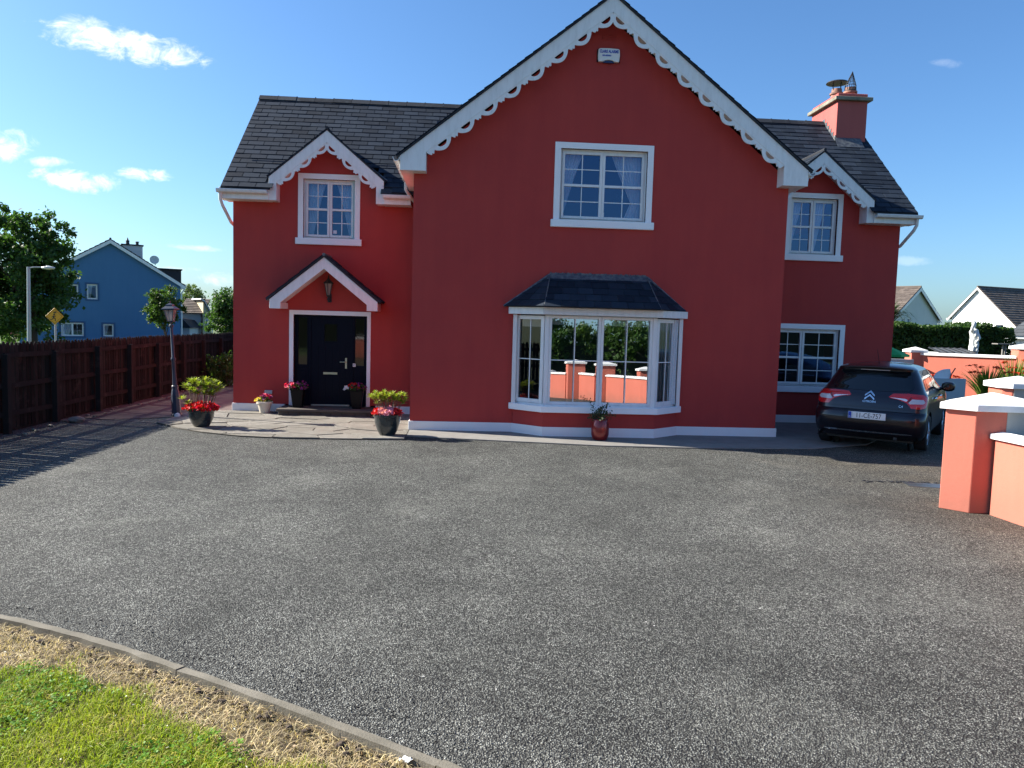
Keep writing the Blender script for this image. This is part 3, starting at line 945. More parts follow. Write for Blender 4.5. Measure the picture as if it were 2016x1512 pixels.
# ---- porch canopy over the door
px, pz, pf, pb = -2.945, 3.28, 15.62, Y0
hw, foot = 1.09, 2.40
mb = MB()
for sgn in (-1, 1):
    X = lambda t: px + sgn * t
    lp = [(X(0), pz), (X(hw), foot), (X(hw), foot - .185), (X(hw - .22), foot - .185), (X(hw - .22), foot - .06), (X(0), pz - .235)]
    if sgn > 0: lp = [lp[0]] + lp[1:]
    mb.xz([lp], pf, pf + .03)
canopy = mb.build('porch_canopy', M['white'], house, bevel=.003)
mb = MB()
for sgn in (-1, 1):
    X = lambda t: px + sgn * t
    mb.xz([[(X(0), pz - .15), (X(hw - .1), foot - .075), (X(hw - .1), foot - .10), (X(0), pz - .18)]], pf + .03, pb)
    mb.xz([[(X(hw - .01), foot - .02), (X(hw - .01), foot - .18), (X(hw - .215), foot - .18), (X(hw - .215), foot - .06)]], pf + .03, pb)
mb.build('soffit', M['white'], canopy)
mb = MB()
for sgn in (-1, 1):
    X = lambda t: px + sgn * t
    mb.xz([[(X(0), pz + .05), (X(hw + .06), foot + .012), (X(hw + .06), foot - .028), (X(0), pz + .004)]], pf - .03, pb)
mb.build('roof', M['ridge'], canopy)
for sgn in (-1, 1):
    mb = MB()
    X = lambda t: px + sgn * t
    slates_on(mb, (X(hw + .07), pf - .035, foot + .005), (X(hw + .07), pb, foot + .005), (X(.02), pb, pz + .045), (X(.02), pf - .035, pz + .045), 5, .24)
    mb.build('slates', M['slate'], canopy, fix=False)
mb = MB(); mb.tube([(px, pf - .04, pz + .05), (px, pb, pz + .05)], .035, 6)
mb.build('ridge_tiles', M['lead'], canopy)

# ---- bargeboards with scalloped trim
def barge(name, ax, az, xl, zl, xr, zr, yf, band, foot_w, zb, n, par, trim=.155, yt=.03):
    """apex, outer foot corners, front y, vertical band width, foot width, foot bottom"""
    mb, tb, hb = MB(), MB(), None
    for (xo, zo, sg) in ((xl, zl, -1), (xr, zr, 1)):
        k = (az - zo) / abs(ax - xo)
        xi = xo - sg * foot_w
        ztop = lambda x: az - k * abs(x - ax)
        x1, z1 = xi, ztop(xi) - band
        mb.xz([[(ax, az), (xo, zo), (xo, zb), (xi, zb), (xi, z1), (ax, az - band)]], yf, yf + yt)
        # cut-out trim below the band, in slope coordinates
        p0 = Vector((ax, az - band)); p1 = Vector((x1, z1))
        L = (p1 - p0).length; d = (p1 - p0) / L
        nrm = Vector((-sg * d.y, sg * d.x)) if False else (Vector((d.y, -d.x)) if sg > 0 else Vector((-d.y, d.x)))
        if nrm.y > 0: nrm = -nrm
        per = L / n
        outer, holes = [(0, -.012)], []
        pts = []
        for i in range(n):
            s0 = i * per
            A = per * .70
            for q in range(15):
                u = q / 14
                s_ = s0 + per * .02 + A * u
                dep = .055 + (trim - .055) * math.sin(math.pi * u) ** .8
                pts.append((s_, dep))
            b0 = s0 + per * .76; bw = per * .18
            for q in range(9):
                u = q / 8
                pts.append((b0 + bw * u, .075 + .028 * abs(math.sin(math.pi * u * 2)) * (1 if u < .5 else .8)))
            pts.append((s0 + per * .975, .045))
            hc = s0 + per * .36; hwid = per * .19; hd = trim * .46
            h = [(hc - hwid, .018)] + [(hc + hwid * math.cos(math.pi * (1 - q / 8)), .018 + hd * math.sin(math.pi * q / 8)) for q in range(1, 8)] + [(hc + hwid, .018)]
            holes.append(h)
        # trim starts at apex: clip to the centre line
        tanb = abs(d.x) / max(abs(d.y), 1e-6)
        def mp(s_, t_):
            p = p0 + d * s_ + nrm * t_
            if sg * (p.x - ax) < 0.0: p.x = ax
            return (p.x, p.y)
        out2 = [mp(0, -.012)] + [mp(min(s_, L), t_) for s_, t_ in pts] + [mp(L, -.012)]
        o3 = []
        for p in out2:
            if not o3 or math.hypot(p[0] - o3[-1][0], p[1] - o3[-1][1]) > .002: o3.append(p)
        tb.xz([o3] + [[mp(*p) for p in h] for h in holes], yf + .006, yf + .026)
    ob = mb.build(name, M['white'], par, bevel=.0025)
    tb.build('scalloped_trim', M['white'], ob if par is not None and par.parent is None else par)
    return ob

YF = 13.69
gx, gz = 2.445, 7.885
barge('bargeboard', gx, gz, -1.27, 4.955, 6.16, 4.985, YF, .285, .46, 4.705, 8, house)
# overhang soffit and boxed eaves of the wing
mb = MB()
for (xo, zo, sg) in ((-1.27, 4.955, -1), (6.16, 4.985, 1)):
    k = (gz - zo) / abs(gx - xo)
    xi = xo - sg * .46
    z = lambda x: gz - k * abs(x - gx)
    mb.xz([[(gx, gz - .21), (xi, z(xi) - .21), (xi, z(xi) - .235), (gx, gz - .235)]], YF + .03, Y1)
    mb.xz([[(xo, zo - .03), (xo, 4.71), (xi, 4.71), (xi, z(xi) - .2)]], YF + .03, Y1)
    xw = XB if sg < 0 else XC
    mb.xz([[(xo + .0 * sg, zo - .03), (xo, 4.71), (xw, 4.71), (xw, 4.735), (xo - sg * .025, 4.735), (xo - sg * .025, zo - .04)]], Y1, 16.2)
mb.build('soffit', M['white'], house)
# wing gutters along the side eaves (sunlit on the left)
mb = MB()
def gutter(mb, p0, p1, r=.06):
    p0, p1 = Vector(p0), Vector(p1)
    d = (p1 - p0).normalized(); sdir = Vector((0, 0, 1)).cross(d)
    prof = [(-1.0, 0.25), (-1.05, 0), (-.8, -.75), (-.3, -1.0), (.3, -1.0), (.8, -.75), (1.05, 0), (1.0, .25), (.9, .22), (.72, -.55), (.25, -.82), (-.25, -.82), (-.72, -.55), (-.9, .22)]
    vs = [p + sdir * a * r + Vector((0, 0, b * r)) for p in (p0, p1) for a, b in prof]
    n = len(prof)
    mb.add(vs, [(i, (i + 1) % n, (i + 1) % n + n, i + n) for i in range(n)] + [tuple(range(n)), tuple(range(2 * n - 1, n - 1, -1))])
    L = (p1 - p0).length
    k = .7
    while k < L:      # brackets
        c = p0 + d * k
        vs = [c + d * e_ + sdir * a * r * 1.08 + Vector((0, 0, b * r * 1.08)) for e_ in (-.018, .018) for a, b in prof[:8]]
        mb.add(vs, [(i, i + 1, i + 9, i + 8) for i in range(7)])
        k += .95
gutter(mb, (-1.335, 13.66, 4.915), (-1.335, 15.80, 4.915)); mb.build('gutter', M['gutter'], house)
mb = MB(); gutter(mb, (6.225, 13.66, 4.945), (6.225, 15.80, 4.945)); mb.build('gutter', M['gutter'], house)

# dormer gables (wall dormers)
for dx in (DLx, DRx):
    az, zo, hwid = 5.885, 4.905, 1.17
    ob = barge('dormer_bargeboard', dx, az, dx - hwid, zo, dx + hwid, zo, 15.97, .245, .155, 4.43, 3, house, trim=.125)
    mb = MB()
    for sg in (-1, 1):
        k = (az - zo) / hwid
        mb.xz([[(dx, az - .19), (dx + sg * 1.01, az - .19 - k * 1.01), (dx + sg * 1.01, az - .215 - k * 1.01), (dx, az - .215)]], 16.0, Y0)
        mb.box(min(dx + sg * hwid, dx + sg * 1.02) + .003, max(dx + sg * hwid, dx + sg * 1.02) - .003, 16.0, Y0, 4.44, zo - .02)
    mb.build('soffit', M['white'], ob)
    yr = 15.85 + (az - 4.65) / SL      # ridge meets the main roof
    ye = 15.85 + (zo - 4.65) / SL
    mb = MB(); sms = []
    for sg in (-1, 1):
        sm = MB(); sms.append(sm)
        a_, b_ = (dx + sg * (hwid + .03), 15.95, zo + .0), (dx, 15.95, az + .03)
        mb.xz([[(dx, az + .03), (dx + sg * (hwid + .03), zo + .005), (dx + sg * (hwid + .03), zo - .025), (dx, az)]], 15.955, 16.10)
        mb.add([(dx, 16.1, az + .03), (dx + sg * (hwid + .03), 16.1, zo + .005), (dx + sg * (hwid + .03), ye + .1, zo + .005), (dx, yr + .1, az + .03)], [(0, 1, 2, 3)])
        slates_on(sm, (dx + sg * (hwid + .04), 15.95, zo + .0), (dx + sg * (hwid + .04), ye + .06, zo + .0), (dx, yr + .06, az + .03), (dx, 15.95, az + .03), 8, .28)
        # valley flashing
        sm2 = None
    rf = mb.build('dormer_roof', M['ridge'], house)
    for sm in sms: sm.build('slates', M['slate'], rf, fix=False)
    fb = MB(); fb.tube([(dx, 15.94, az + .045), (dx, yr + .05, az + .045)], .035, 6)
    fb.build('ridge_tiles', M['ridge'], rf)
    fb = MB()
    for sg in (-1, 1):
        a_ = Vector((dx + sg * (hwid + .04), ye + .02, zo + .04)); b_ = Vector((dx, yr, az + .06))
        fb.tube([a_, b_], .022, 5)
    fb.build('flashing', M['lead'], rf)

# ---- main eaves: fascia, soffit, gutter, downpipes
for (a, b) in ((XA - .18, DLx - 1.17), (DLx + 1.17, XB - .20), (DRx + 1.17, XD + .18), (5.95, DRx - 1.17)):
    fa, gu = MB(), MB()
    fa.xz([[(a, 4.43), (b, 4.43), (b, 4.66), (a, 4.66)]], 15.945, 15.97)
    fa.box(a, b, 15.9695, Y0, 4.432, 4.45)
    if a < -5: fa.box(a, XA, 15.97, Y0 + .3, 4.451, 4.66)
    if b > 9: fa.box(XD, b, 15.97, Y0 + .3, 4.451, 4.66)
    fa.build('fascia', M['white'], house, bevel=.003)
    gutter(gu, (a - (.02 if a < -5 else 0), 15.875, 4.595), (b + (.04 if b > 9 else 0), 15.875, 4.595))
    gu.build('gutter', M['gutter'], house)
for sx_, x0 in ((-1, XA - .14), (1, XD + .14)):
    mb = MB(); mb.tube([(x0, 15.90, 4.56), (x0, 15.92, 4.40), (x0 - sx_ * .02, 15.98, 4.30), (x0 - sx_ * .08, Y0 + .06, 4.0), (x0 - sx_ * .09, Y0 + .3, 3.95), (x0 - sx_ * .09, Y0 + 1.2, 3.90)], .034, 10)
    mb.build('downpipe', M['gutter'], house, smooth=True)
# pipe leaving the wing gutter at the inner corners
mb = MB(); mb.tube([(-1.335, 15.76, 4.86), (-1.335, 15.77, 4.72), (-1.27, 15.85, 4.62), (-1.16, 16.05, 4.5), (-1.10, 16.2, 4.42), (-1.09, 16.26, 4.36)], .033, 10)
mb.build('downpipe', M['gutter'], house, smooth=True)
mb = MB(); mb.tube([(6.225, 15.6, 4.89), (6.2, 15.65, 4.70), (6.0, 15.9, 4.50), (5.985, 16.1, 4.4)], .030, 10)
mb.build('downpipe', M['gutter'], house, smooth=True)

# ---- roofs
mb = MB()
def under_dormer(p, du=0):
    for dx in (DLx, DRx):
        if abs(p.x - dx) < 1.17 and p.z < 5.885 - .835 * abs(p.x - dx) - .02 and p.y < 17.0: return True
    return False
xs_r = [XA - .10, DLx - 1.10, DLx + 1.10, 1.9]
for (x0, x1, open_) in ((XA - .10, DLx - 1.12, 0), (DLx - 1.12, DLx + 1.12, 1), (DLx + 1.12, 1.9, 0), (3.0, DRx - 1.12, 0), (DRx - 1.12, DRx + 1.12, 1), (DRx + 1.12, XD + .10, 0)):
    yy0 = 16.62 if open_ else 15.86
    z0_ = 4.645 + SL * (yy0 - 15.86)
    mb.yz([(yy0, z0_ - .025), (yy0, z0_), (18.78, 7.235), (21.7, 4.645), (21.7, 4.62), (18.78, 7.17)], x0, x1)
roof = mb.build('roof', M['ridge'], house)
mb = MB()
slates_on(mb, (XA - .11, 15.85, 4.65), (1.8, 15.85, 4.65), (1.8, 18.78, 7.25), (XA - .11, 18.78, 7.25), 21, .345, seedv=5, skip=under_dormer)
slates_on(mb, (3.1, 15.85, 4.65), (XD + .11, 15.85, 4.65), (XD + .11, 18.78, 7.25), (3.1, 18.78, 7.25), 21, .345, seedv=6, skip=under_dormer)
mb.build('slates', M['slate'], roof, fix=False)
# verge strips
for x in (XA - .12, XD + .10):
    mb = MB(); mb.yz([(15.86, 4.55), (15.86, 4.655), (18.78, 7.255), (18.78, 7.13)], x, x + .02)
    mb.build('verge', M['ridge'], roof)
def ridge_run(p0, p1, name, par, n):
    mb = MB(); p0, p1 = Vector(p0), Vector(p1); rr = random.Random(2)
    for i in range(n):
        a, b = p0.lerp(p1, i / n), p0.lerp(p1, (i + .985) / n)
        dz = rr.uniform(-.004, .006)
        d = (b - a).normalized(); s_ = Vector((0, 0, 1)).cross(d)
        prof = [(-.13, -.105), (-.02, .012), (.02, .012), (.13, -.105), (.12, -.12), (0, -.02), (-.12, -.12)]
        vs = [p + s_ * u + Vector((0, 0, v + dz)) for p in (a, b) for u, v in prof]
        m = len(prof)
        mb.add(vs, [(k, (k + 1) % m, (k + 1) % m + m, k + m) for k in range(m)] + [tuple(range(m)), tuple(range(2 * m - 1, m - 1, -1))])
        if i: mb.box(a.x - .012, a.x + .012, a.y - .012, a.y + .012, a.z + .0, a.z + .028)
    return mb.build(name, M['ridge'], par)
ridge_run((XA - .12, 18.78, 7.285), (1.9, 18.78, 7.285), 'ridge_tiles', roof, 16)
ridge_run((3.0, 18.78, 7.285), (8.74, 18.78, 7.285), 'ridge_tiles', roof, 13)
# wing roof
mb = MB()
kL = (gz - 4.955) / (gx + 1.27); kR = (gz - 4.985) / (6.16 - gx)
mb.xz([[(gx, gz + .035), (-1.33, 4.945), (-1.33, 4.915), (gx, gz + .002)]], YF - .035, 20.9)
mb.xz([[(gx, gz + .035), (gx, gz + .002), (6.22, 4.945), (6.22, 4.975)]], YF - .035, 20.9)
wroof = mb.build('gable_roof', M['ridge'], house)
mb = MB()
slates_on(mb, (-1.34, YF - .04, 4.95), (-1.34, 20.9, 4.95), (gx, 20.9, gz + .04), (gx, YF - .04, gz + .04), 27, .345, seedv=8)
slates_on(mb, (6.23, YF - .04, 4.98), (6.23, 20.9, 4.98), (gx, 20.9, gz + .04), (gx, YF - .04, gz + .04), 27, .345, seedv=9)
mb.build('slates', M['slate'], wroof, fix=False)
mb = MB()
for i in range(16): mb.tube([(gx, YF - .02 + i * .45, gz + .05), (gx, YF + .42 + i * .45, gz + .05)], .045, 6)
mb.build('ridge_tiles', M['ridge'], wroof)
# back gable infill
MB().xz([[(XB, 4.6), (XC, 4.6), (gx, 7.5)]], 20.85, 20.88).build('rear_gable', M['house'], house)

# ---- chimney
cx0, cx1, cy0, cy1 = 8.76, 9.50, 18.10, 19.46
mb = MB(); mb.box(cx0, cx1, cy0, cy1, 6.0, 7.62)
ch = mb.build('chimney', M['chim'], house, bevel=.006)
MB().box(cx0 - .09, cx1 + .09, cy0 - .09, cy1 + .09, 7.62, 7.705).build('cornice', M['mossy'], ch, bevel=.008)
MB().box(cx0 + .0, cx1 + .0, cy0 + .0, cy1 - .0, 7.705, 7.80).build('cap', M['chim'], ch, bevel=.012)
M['terra'] = mat('terracotta_pot', (.30, .14, .09), .8, fn=lambda t, b: t.l(t.mix(t.rng(t.noise(oc(t), 7, 4), .4, .7), (.34, .17, .12), (.10, .07, .06)), b.inputs['Base Color']))
for (x, y, z2) in ((9.14, 18.98, 8.16), (9.21, 18.42, 8.03)):
    MB().lathe([(.14, 7.80), (.135, z2 - .15), (.165, z2 - .14), (.165, z2 - .10), (.13, z2 - .09), (.12, z2), (.09, z2)], (x, y, 0), 20).build('chimney_pot', M['terra'], ch, smooth=True)
mb = MB(); x, y = 9.14, 18.98
for k in range(4):
    t_ = k * math.pi / 2 + .4
    mb.tube([(x + .12 * math.cos(t_), y + .12 * math.sin(t_), 8.12), (x + .13 * math.cos(t_), y + .13 * math.sin(t_), 8.30)], .01, 5)
mb.lathe([(.26, 8.295), (.265, 8.30), (.25, 8.325), (.10, 8.36), (.02, 8.365)], (x, y, 0), 24)
mb.build('rain_cap', M['iron'], ch)
mb = MB(); x, y = 9.21, 18.42
for k in range(14):
    t_ = 2 * math.pi * k / 14
    mb.tube([(x + .135 * math.cos(t_), y + .135 * math.sin(t_), 7.93), (x + .125 * math.cos(t_), y + .125 * math.sin(t_), 8.08), (x + .03, y, 8.42)], .006, 4)
for z, r in ((7.95, .14), (8.08, .128)):
    mb.tube([(x + r * math.cos(2 * math.pi * q / 16), y + r * math.sin(2 * math.pi * q / 16), z) for q in range(17)], .007, 4)
for z in (8.15, 8.22, 8.29):
    r = .125 * (8.42 - z) / .34
    mb.tube([(x + .03 * (z - 8.08) / .34 + r * math.cos(2 * math.pi * q / 12), y + r * math.sin(2 * math.pi * q / 12), z) for q in range(13)], .004, 4)
mb.build('bird_guard', M['iron'], ch)
# lead apron where the stack meets the slates
zs = 4.65 + SL * (cy0 - 15.85)
mb = MB()
mb.quad((cx0 - .04, cy0 - .22, zs - .22 * SL + .03), (cx1 - .12, cy0 - .22, zs - .22 * SL + .03), (cx1 - .12, cy0 - .004, zs + .10), (cx0 - .04, cy0 - .004, zs + .10))
for i in range(6):
    y = cy0 + i * .12; z = 4.65 + SL * (y - 15.85)
    mb.box(cx0 - .012, cx0 - .002, y, y + .13, z - .02, z + .16)
mb.build('flashing', M['lead'], ch)

# ---- vent in the gable
mb = MB()
for k in range(4): mb.box(2.31, 2.56, Y1 - .012, Y1, 7.215 + k * .028, 7.235 + k * .028)
mb.build('vent', M['house'], house)

# ---- alarm box (fixed high on the gable)
al = thing('alarm_box', (2.435, Y1, 6.93), 'white burglar alarm box with blue lettering high on the red gable', 'alarm')
pts = []
for i in range(9): pts.append((2.24 + .39 * i / 8, 6.815 + .022 * math.sin(math.pi * i / 8) * 1.6))
ol = [(2.245, 6.82), (2.33, 6.82), (2.36, 6.84), (2.435, 6.852), (2.51, 6.84), (2.54, 6.82), (2.622, 6.82), (2.636, 6.93), (2.628, 7.035), (2.60, 7.05), (2.435, 7.056), (2.27, 7.05), (2.242, 7.035), (2.234, 6.93)]
MB().xz([ol], Y1 - .075, Y1 - .02).build('cover', M['cap'], al, bevel=.012)
ol2 = [((x - 2.435) * 1.07 + 2.435, (z - 6.935) * 1.06 + 6.935) for x, z in ol[5:] + ol[:2]] 
MB().box(2.225, 2.645, Y1 - .02, Y1, 6.825, 7.05).build('back_plate', M['navy'], al)
MB().xz([[(2.33, 6.805), (2.54, 6.805), (2.50, 6.845), (2.435, 6.855), (2.37, 6.845)]], Y1 - .055, Y1 - .02).build('strobe', mat('blue_strobe', (.01, .02, .08), .2), al)
def text(s, name, m, parent, size, mx, thick=.001, align='CENTER', bold=0.0):
    cu_ = bpy.data.curves.new('t', 'FONT'); cu_.body = s; cu_.size = size; cu_.extrude = thick
    cu_.offset = bold; cu_.align_x = align; cu_.align_y = 'CENTER'; cu_.resolution_u = 3
    ob = bpy.data.objects.new('t', cu_); col.objects.link(ob)
    dg = bpy.context.evaluated_depsgraph_get()
    me = bpy.data.meshes.new_from_object(ob.evaluated_get(dg))
    bpy.data.objects.remove(ob); bpy.data.curves.remove(cu_)
    me.transform(mx); me.materials.clear(); me.materials.append(m)
    me.name = name
    return link(name, me, parent)
M['blueink'] = mat('blue_ink', (.02, .06, .40), .5)
up = Matrix.Rotation(R(90), 4, 'X')
text('CLARE ALARMS', 'lettering', M['blueink'], al, .058, Matrix.Translation((2.435, Y1 - .077, 6.995)) @ up @ Matrix.Diagonal((.86, 1.25, 1, 1)), .0015, bold=.0022)
text('065-6820853', 'lettering', M['blueink'], al, .036, Matrix.Translation((2.395, Y1 - .077, 6.925)) @ up @ Matrix.Diagonal((.85, 1, 1, 1)), bold=.0015)

# ---- wall lantern under the canopy
ln = thing('wall_lantern', (-2.945, Y0, 2.68), 'dark six sided lantern on the wall under the porch canopy', 'lantern')
lx, ly = -2.945, Y0 - .16
MB().lathe([(.035, 2.52), (.085, 2.76), (.088, 2.77), (.03, 2.77)], (lx, ly, 0), sq=6).build('glass', M['lampglass'], ln)
mb = MB()
for k in range(6):
    t_ = 2 * math.pi * k / 6 + math.pi / 6
    mb.tube([(lx + .036 * math.cos(t_), ly + .036 * math.sin(t_), 2.52), (lx + .088 * math.cos(t_), ly + .088 * math.sin(t_), 2.77)], .007, 5)
mb.lathe([(.012, 2.40), (.03, 2.44), (.018, 2.48), (.05, 2.52), (.04, 2.53)], (lx, ly, 0), 12)
mb.lathe([(.115, 2.77), (.112, 2.79), (.05, 2.84), (.03, 2.87), (.012, 2.90), (.018, 2.92), (.004, 2.95)], (lx, ly, 0), sq=6)
mb.build('lantern_frame', M['iron'], ln)
mb = MB(); mb.tube([(lx, Y0, 2.46), (lx, Y0 - .06, 2.42), (lx, Y0 - .13, 2.43), (lx, ly, 2.50)], .014, 8); mb.box(lx - .04, lx + .04, Y0 - .02, Y0, 2.38, 2.56)
mb.build('bracket', M['iron'], ln)

# ================================================================== PLANTS IN POTS
def flowers(name, m, C, size, parent, petals=5, nrm=None, seed=0):
    r = np.random.default_rng(seed)
    n = len(C)
    N = r.normal(size=(n, 3)) * .55 + (np.array([0, -.45, .75]) if nrm is None else nrm)
    N /= np.linalg.norm(N, axis=1, keepdims=True)
    A = np.cross(N, r.normal(size=(n, 3))); A /= np.linalg.norm(A, axis=1, keepdims=True)
    B = np.cross(N, A)
    cs, ds, ns, ls = [], [], [], []
    sz = size * r.uniform(.75, 1.2, n)[:, None]
    for k in range(petals):
        t = 2 * math.pi * k / petals
        d = A * math.cos(t) + B * math.sin(t) + N * .25
        cs.append(C + d * sz * .28); ds.append(d); ns.append(N + r.normal(size=(n, 3)) * .15); ls.append(np.full(n, 1.0) * sz[:, 0] * .6)
    L = np.concatenate(ls)
    return cards(name, m, np.concatenate(cs), np.concatenate(ds), np.concatenate(ns), L, L * .85, parent, fold=.12)

def dome_pts(n, c, rx, ry, rz, r, lo=.0):
    d = r.normal(size=(n, 3)); d[:, 2] = np.abs(d[:, 2]) + lo
    d /= np.linalg.norm(d, axis=1, keepdims=True)
    return np.array(c) + d * np.array([rx, ry, rz]) * r.uniform(.75, 1.05, (n, 1))

def leafball(name, m, c, rx, ry, rz, n, L, W, parent, seed, drop=.3):
    r = np.random.default_rng(seed)
    C = dome_pts(n, c, rx, ry, rz, r, -.1)
    D = r.normal(size=(n, 3)) + np.array([0, 0, -drop]); N = r.normal(size=(n, 3)) + np.array([0, 0, 1.0])
    return cards(name, m, C, D, N, r.uniform(.7, 1.2, n) * L, r.uniform(.8, 1.1, n) * W, parent, fold=.1)

def whorl_shrub(par, c, h0, tips, seed, leaf=.095, m=None):
    """twiggy stems ending in whorls of strap leaves (pieris / rhododendron)"""
    r = random.Random(seed)
    st = MB(); C, D, N, L = [], [], [], []
    tips = list(tips) + [(dx * .8 + r.uniform(-.06, .06), dy + r.uniform(-.08, .08), z - r.uniform(.0, .09)) for dx, dy, z in tips]
    for (dx, dy, z) in tips:
        p0 = Vector((c[0] + dx * .12, c[1] + dy * .12, h0)); p3 = Vector((c[0] + dx, c[1] + dy, z))
        p1 = p0.lerp(p3, .4) + Vector((dx * .15, 0, -.02)); p2 = p0.lerp(p3, .75) + Vector((0, 0, .0))
        st.tube([p0, p1, p2, p3], [.007, .006, .005, .003], 5)
        for ring, (tl, cnt) in enumerate(((.25, 8), (.75, 7), (1.4, 4))):
            for k in range(cnt):
                t = 2 * math.pi * (k + r.random() * .5) / cnt + ring * .4
                d = Vector((math.cos(t), math.sin(t), tl + r.uniform(-.15, .2))).normalized()
                l_ = leaf * r.uniform(.7, 1.15) * (1 if ring < 2 else .7)
                C.append(p3 + d * l_ * .5 - Vector((0, 0, .012 * (1 - ring)))); D.append(d); N.append(Vector((-d.x * tl, -d.y * tl, 1))); L.append(l_)
    st.build('stems', M['twig'], par)
    L = np.array(L)
    return cards('leaves', m or M['leaf_yellow'], np.array(C), np.array(D), np.array(N), L, L * .33, par, fold=.12)

POT = mat('glazed_dark_pot', (.016, .024, .028), .22, coat=.6, fn=lambda t, b: t.l(t.mix(t.rng(t.noise(oc(t), 6, 4), .5, .75), (.014, .022, .026), (.05, .06, .06)), b.inputs['Base Color']))
def round_pot(par, c, r_, h, m):
    z = c[2]
    MB().lathe([(r_ * .42, 0), (r_ * .52, .01), (r_ * .74, h * .25), (r_ * .90, h * .55), (r_ * .96, h * .84), (r_ * 1.04, h * .87), (r_ * 1.05, h * .97), (r_ * 1.0, h), (r_ * .92, h * .99), (r_ * .90, h * .90)], c, 40).build('pot', m, par, smooth=True)
    MB().lathe([(r_ * .2, h * .91), (r_ * .9, h * .93)], c, 24).build('compost', M['soil'], par)

# left glazed pot: red begonias under a yellow-green shrub
c = (-4.765, 13.80, .012)
pt = thing('potted_shrub', c, 'round dark pot of red begonias under a yellow green shrub, beside the black lamp post', 'potted plant', 'large glazed pots of shrubs and bedding flowers')
round_pot(pt, c, .232, .345, POT)
r_ = random.Random(2)
tips = [(-.27, .0, .76), (-.17, -.08, .70), (-.12, .05, .85), (-.02, -.05, .80), (.05, .05, .88), (.14, -.06, .80), (.20, .06, .84), (.30, -.02, .78), (.27, .07, .68), (.10, -.10, .70), (-.08, -.12, .66), (-.33, -.03, .53), (.02, .1, .74), (.22, -.1, .66), (-.22, .08, .84), (.33, .05, .72)]
whorl_shrub(pt, (c[0], c[1]), .32, tips, 3, .115)
r2 = np.random.default_rng(4)
C = dome_pts(330, (c[0], c[1], .345), .30, .27, .125, r2)
flowers('flowers', M['p_red'], C[:250], .06, pt, seed=1)
flowers('flowers', M['p_hot'], C[250:][C[250:, 0] > c[0] - .02], .055, pt, seed=2)['label'] = 'hot pink flowers'
leafball('foliage', M['leaf_mid'], (c[0], c[1], .34), .27, .25, .09, 220, .06, .035, pt, 5)
# right glazed pot: pink and red
c = (-1.37, 13.22, .012)
pt = thing('potted_shrub', c, 'round dark pot of pink and red begonias under a shrub, at the gable wall corner', 'potted plant', 'large glazed pots of shrubs and bedding flowers')
round_pot(pt, c, .240, .40, POT)
tips = [(-.30, .0, .70), (-.22, -.05, .76), (-.14, .05, .73), (-.06, -.04, .78), (.02, .05, .72), (.08, -.06, .76), (.15, .04, .72), (.22, -.04, .75), (.28, .05, .73), (.31, -.02, .66), (-.25, .07, .66), (.12, .08, .66), (-.1, -.1, .68), (-.18, -.02, .68), (.20, .02, .67), (-.02, .0, .69)]
whorl_shrub(pt, (c[0], c[1]), .38, tips, 8, .10)
C = dome_pts(330, (c[0], c[1], .40), .27, .25, .12, r2)
k = np.abs(C[:, 0] - c[0] + .02) < .13
for kk_ in (C[:, 0] < c[0], C[:, 0] >= c[0]): flowers('flowers', M['p_red'], C[~k & kk_], .055, pt, seed=3)
flowers('flowers', M['p_pink'], C[k], .055, pt, seed=4)['label'] = 'pale pink flowers'
leafball('foliage', M['leaf_mid'], (c[0], c[1], .39), .25, .23, .09, 200, .06, .035, pt, 6)

# tall red pot by the bay window
c = (2.40, 13.19, .024)
pt = thing('potted_bush', c, 'tall red metallic pot with a small dark green bush below the bay window', 'potted plant')
MB().lathe([(.115, 0), (.13, .01), (.158, .10), (.162, .2), (.148, .30), (.128, .355), (.138, .37), (.13, .375), (.118, .34)], c, 40).build('pot', mat('red_metallic_glaze', (.20, .012, .012), .3, .35, coat=.6), pt, smooth=True)
MB().lathe([(.02, .35), (.12, .352)], c, 20).build('compost', M['soil'], pt)
r3 = random.Random(9); st = MB(); C, D = [], []
for k in range(17):
    a = r3.uniform(0, 6.28); rr_ = r3.uniform(.05, .25); z = r3.uniform(.47, .76) - (rr_ * .3)
    if k == 0: a, rr_, z = 3.0, .25, .74
    p1 = Vector((c[0] + math.cos(a) * rr_, c[1] + math.sin(a) * rr_, z)); p0 = Vector((c[0], c[1], .34))
    pm = p0.lerp(p1, .5) + Vector((0, 0, .05))
    st.tube([p0, pm, p1], [.006, .004, .002], 4)
    for q in range(24):
        t = r3.uniform(.45, 1); b_ = (p0.lerp(pm, t * 2) if t < .5 else pm.lerp(p1, t * 2 - 1))
        C.append(b_ + Vector((r3.gauss(0, .022), r3.gauss(0, .022), r3.gauss(0, .022)))); D.append((r3.gauss(0, 1), r3.gauss(0, 1), r3.gauss(0, 1)))
st.build('stems', M['twig'], pt)
cards('leaves', M['leaf_glossy'], np.array(C), np.array(D), rdir(len(C)) + np.array([0, 0, .5]), .045, .026, pt, fold=.1)

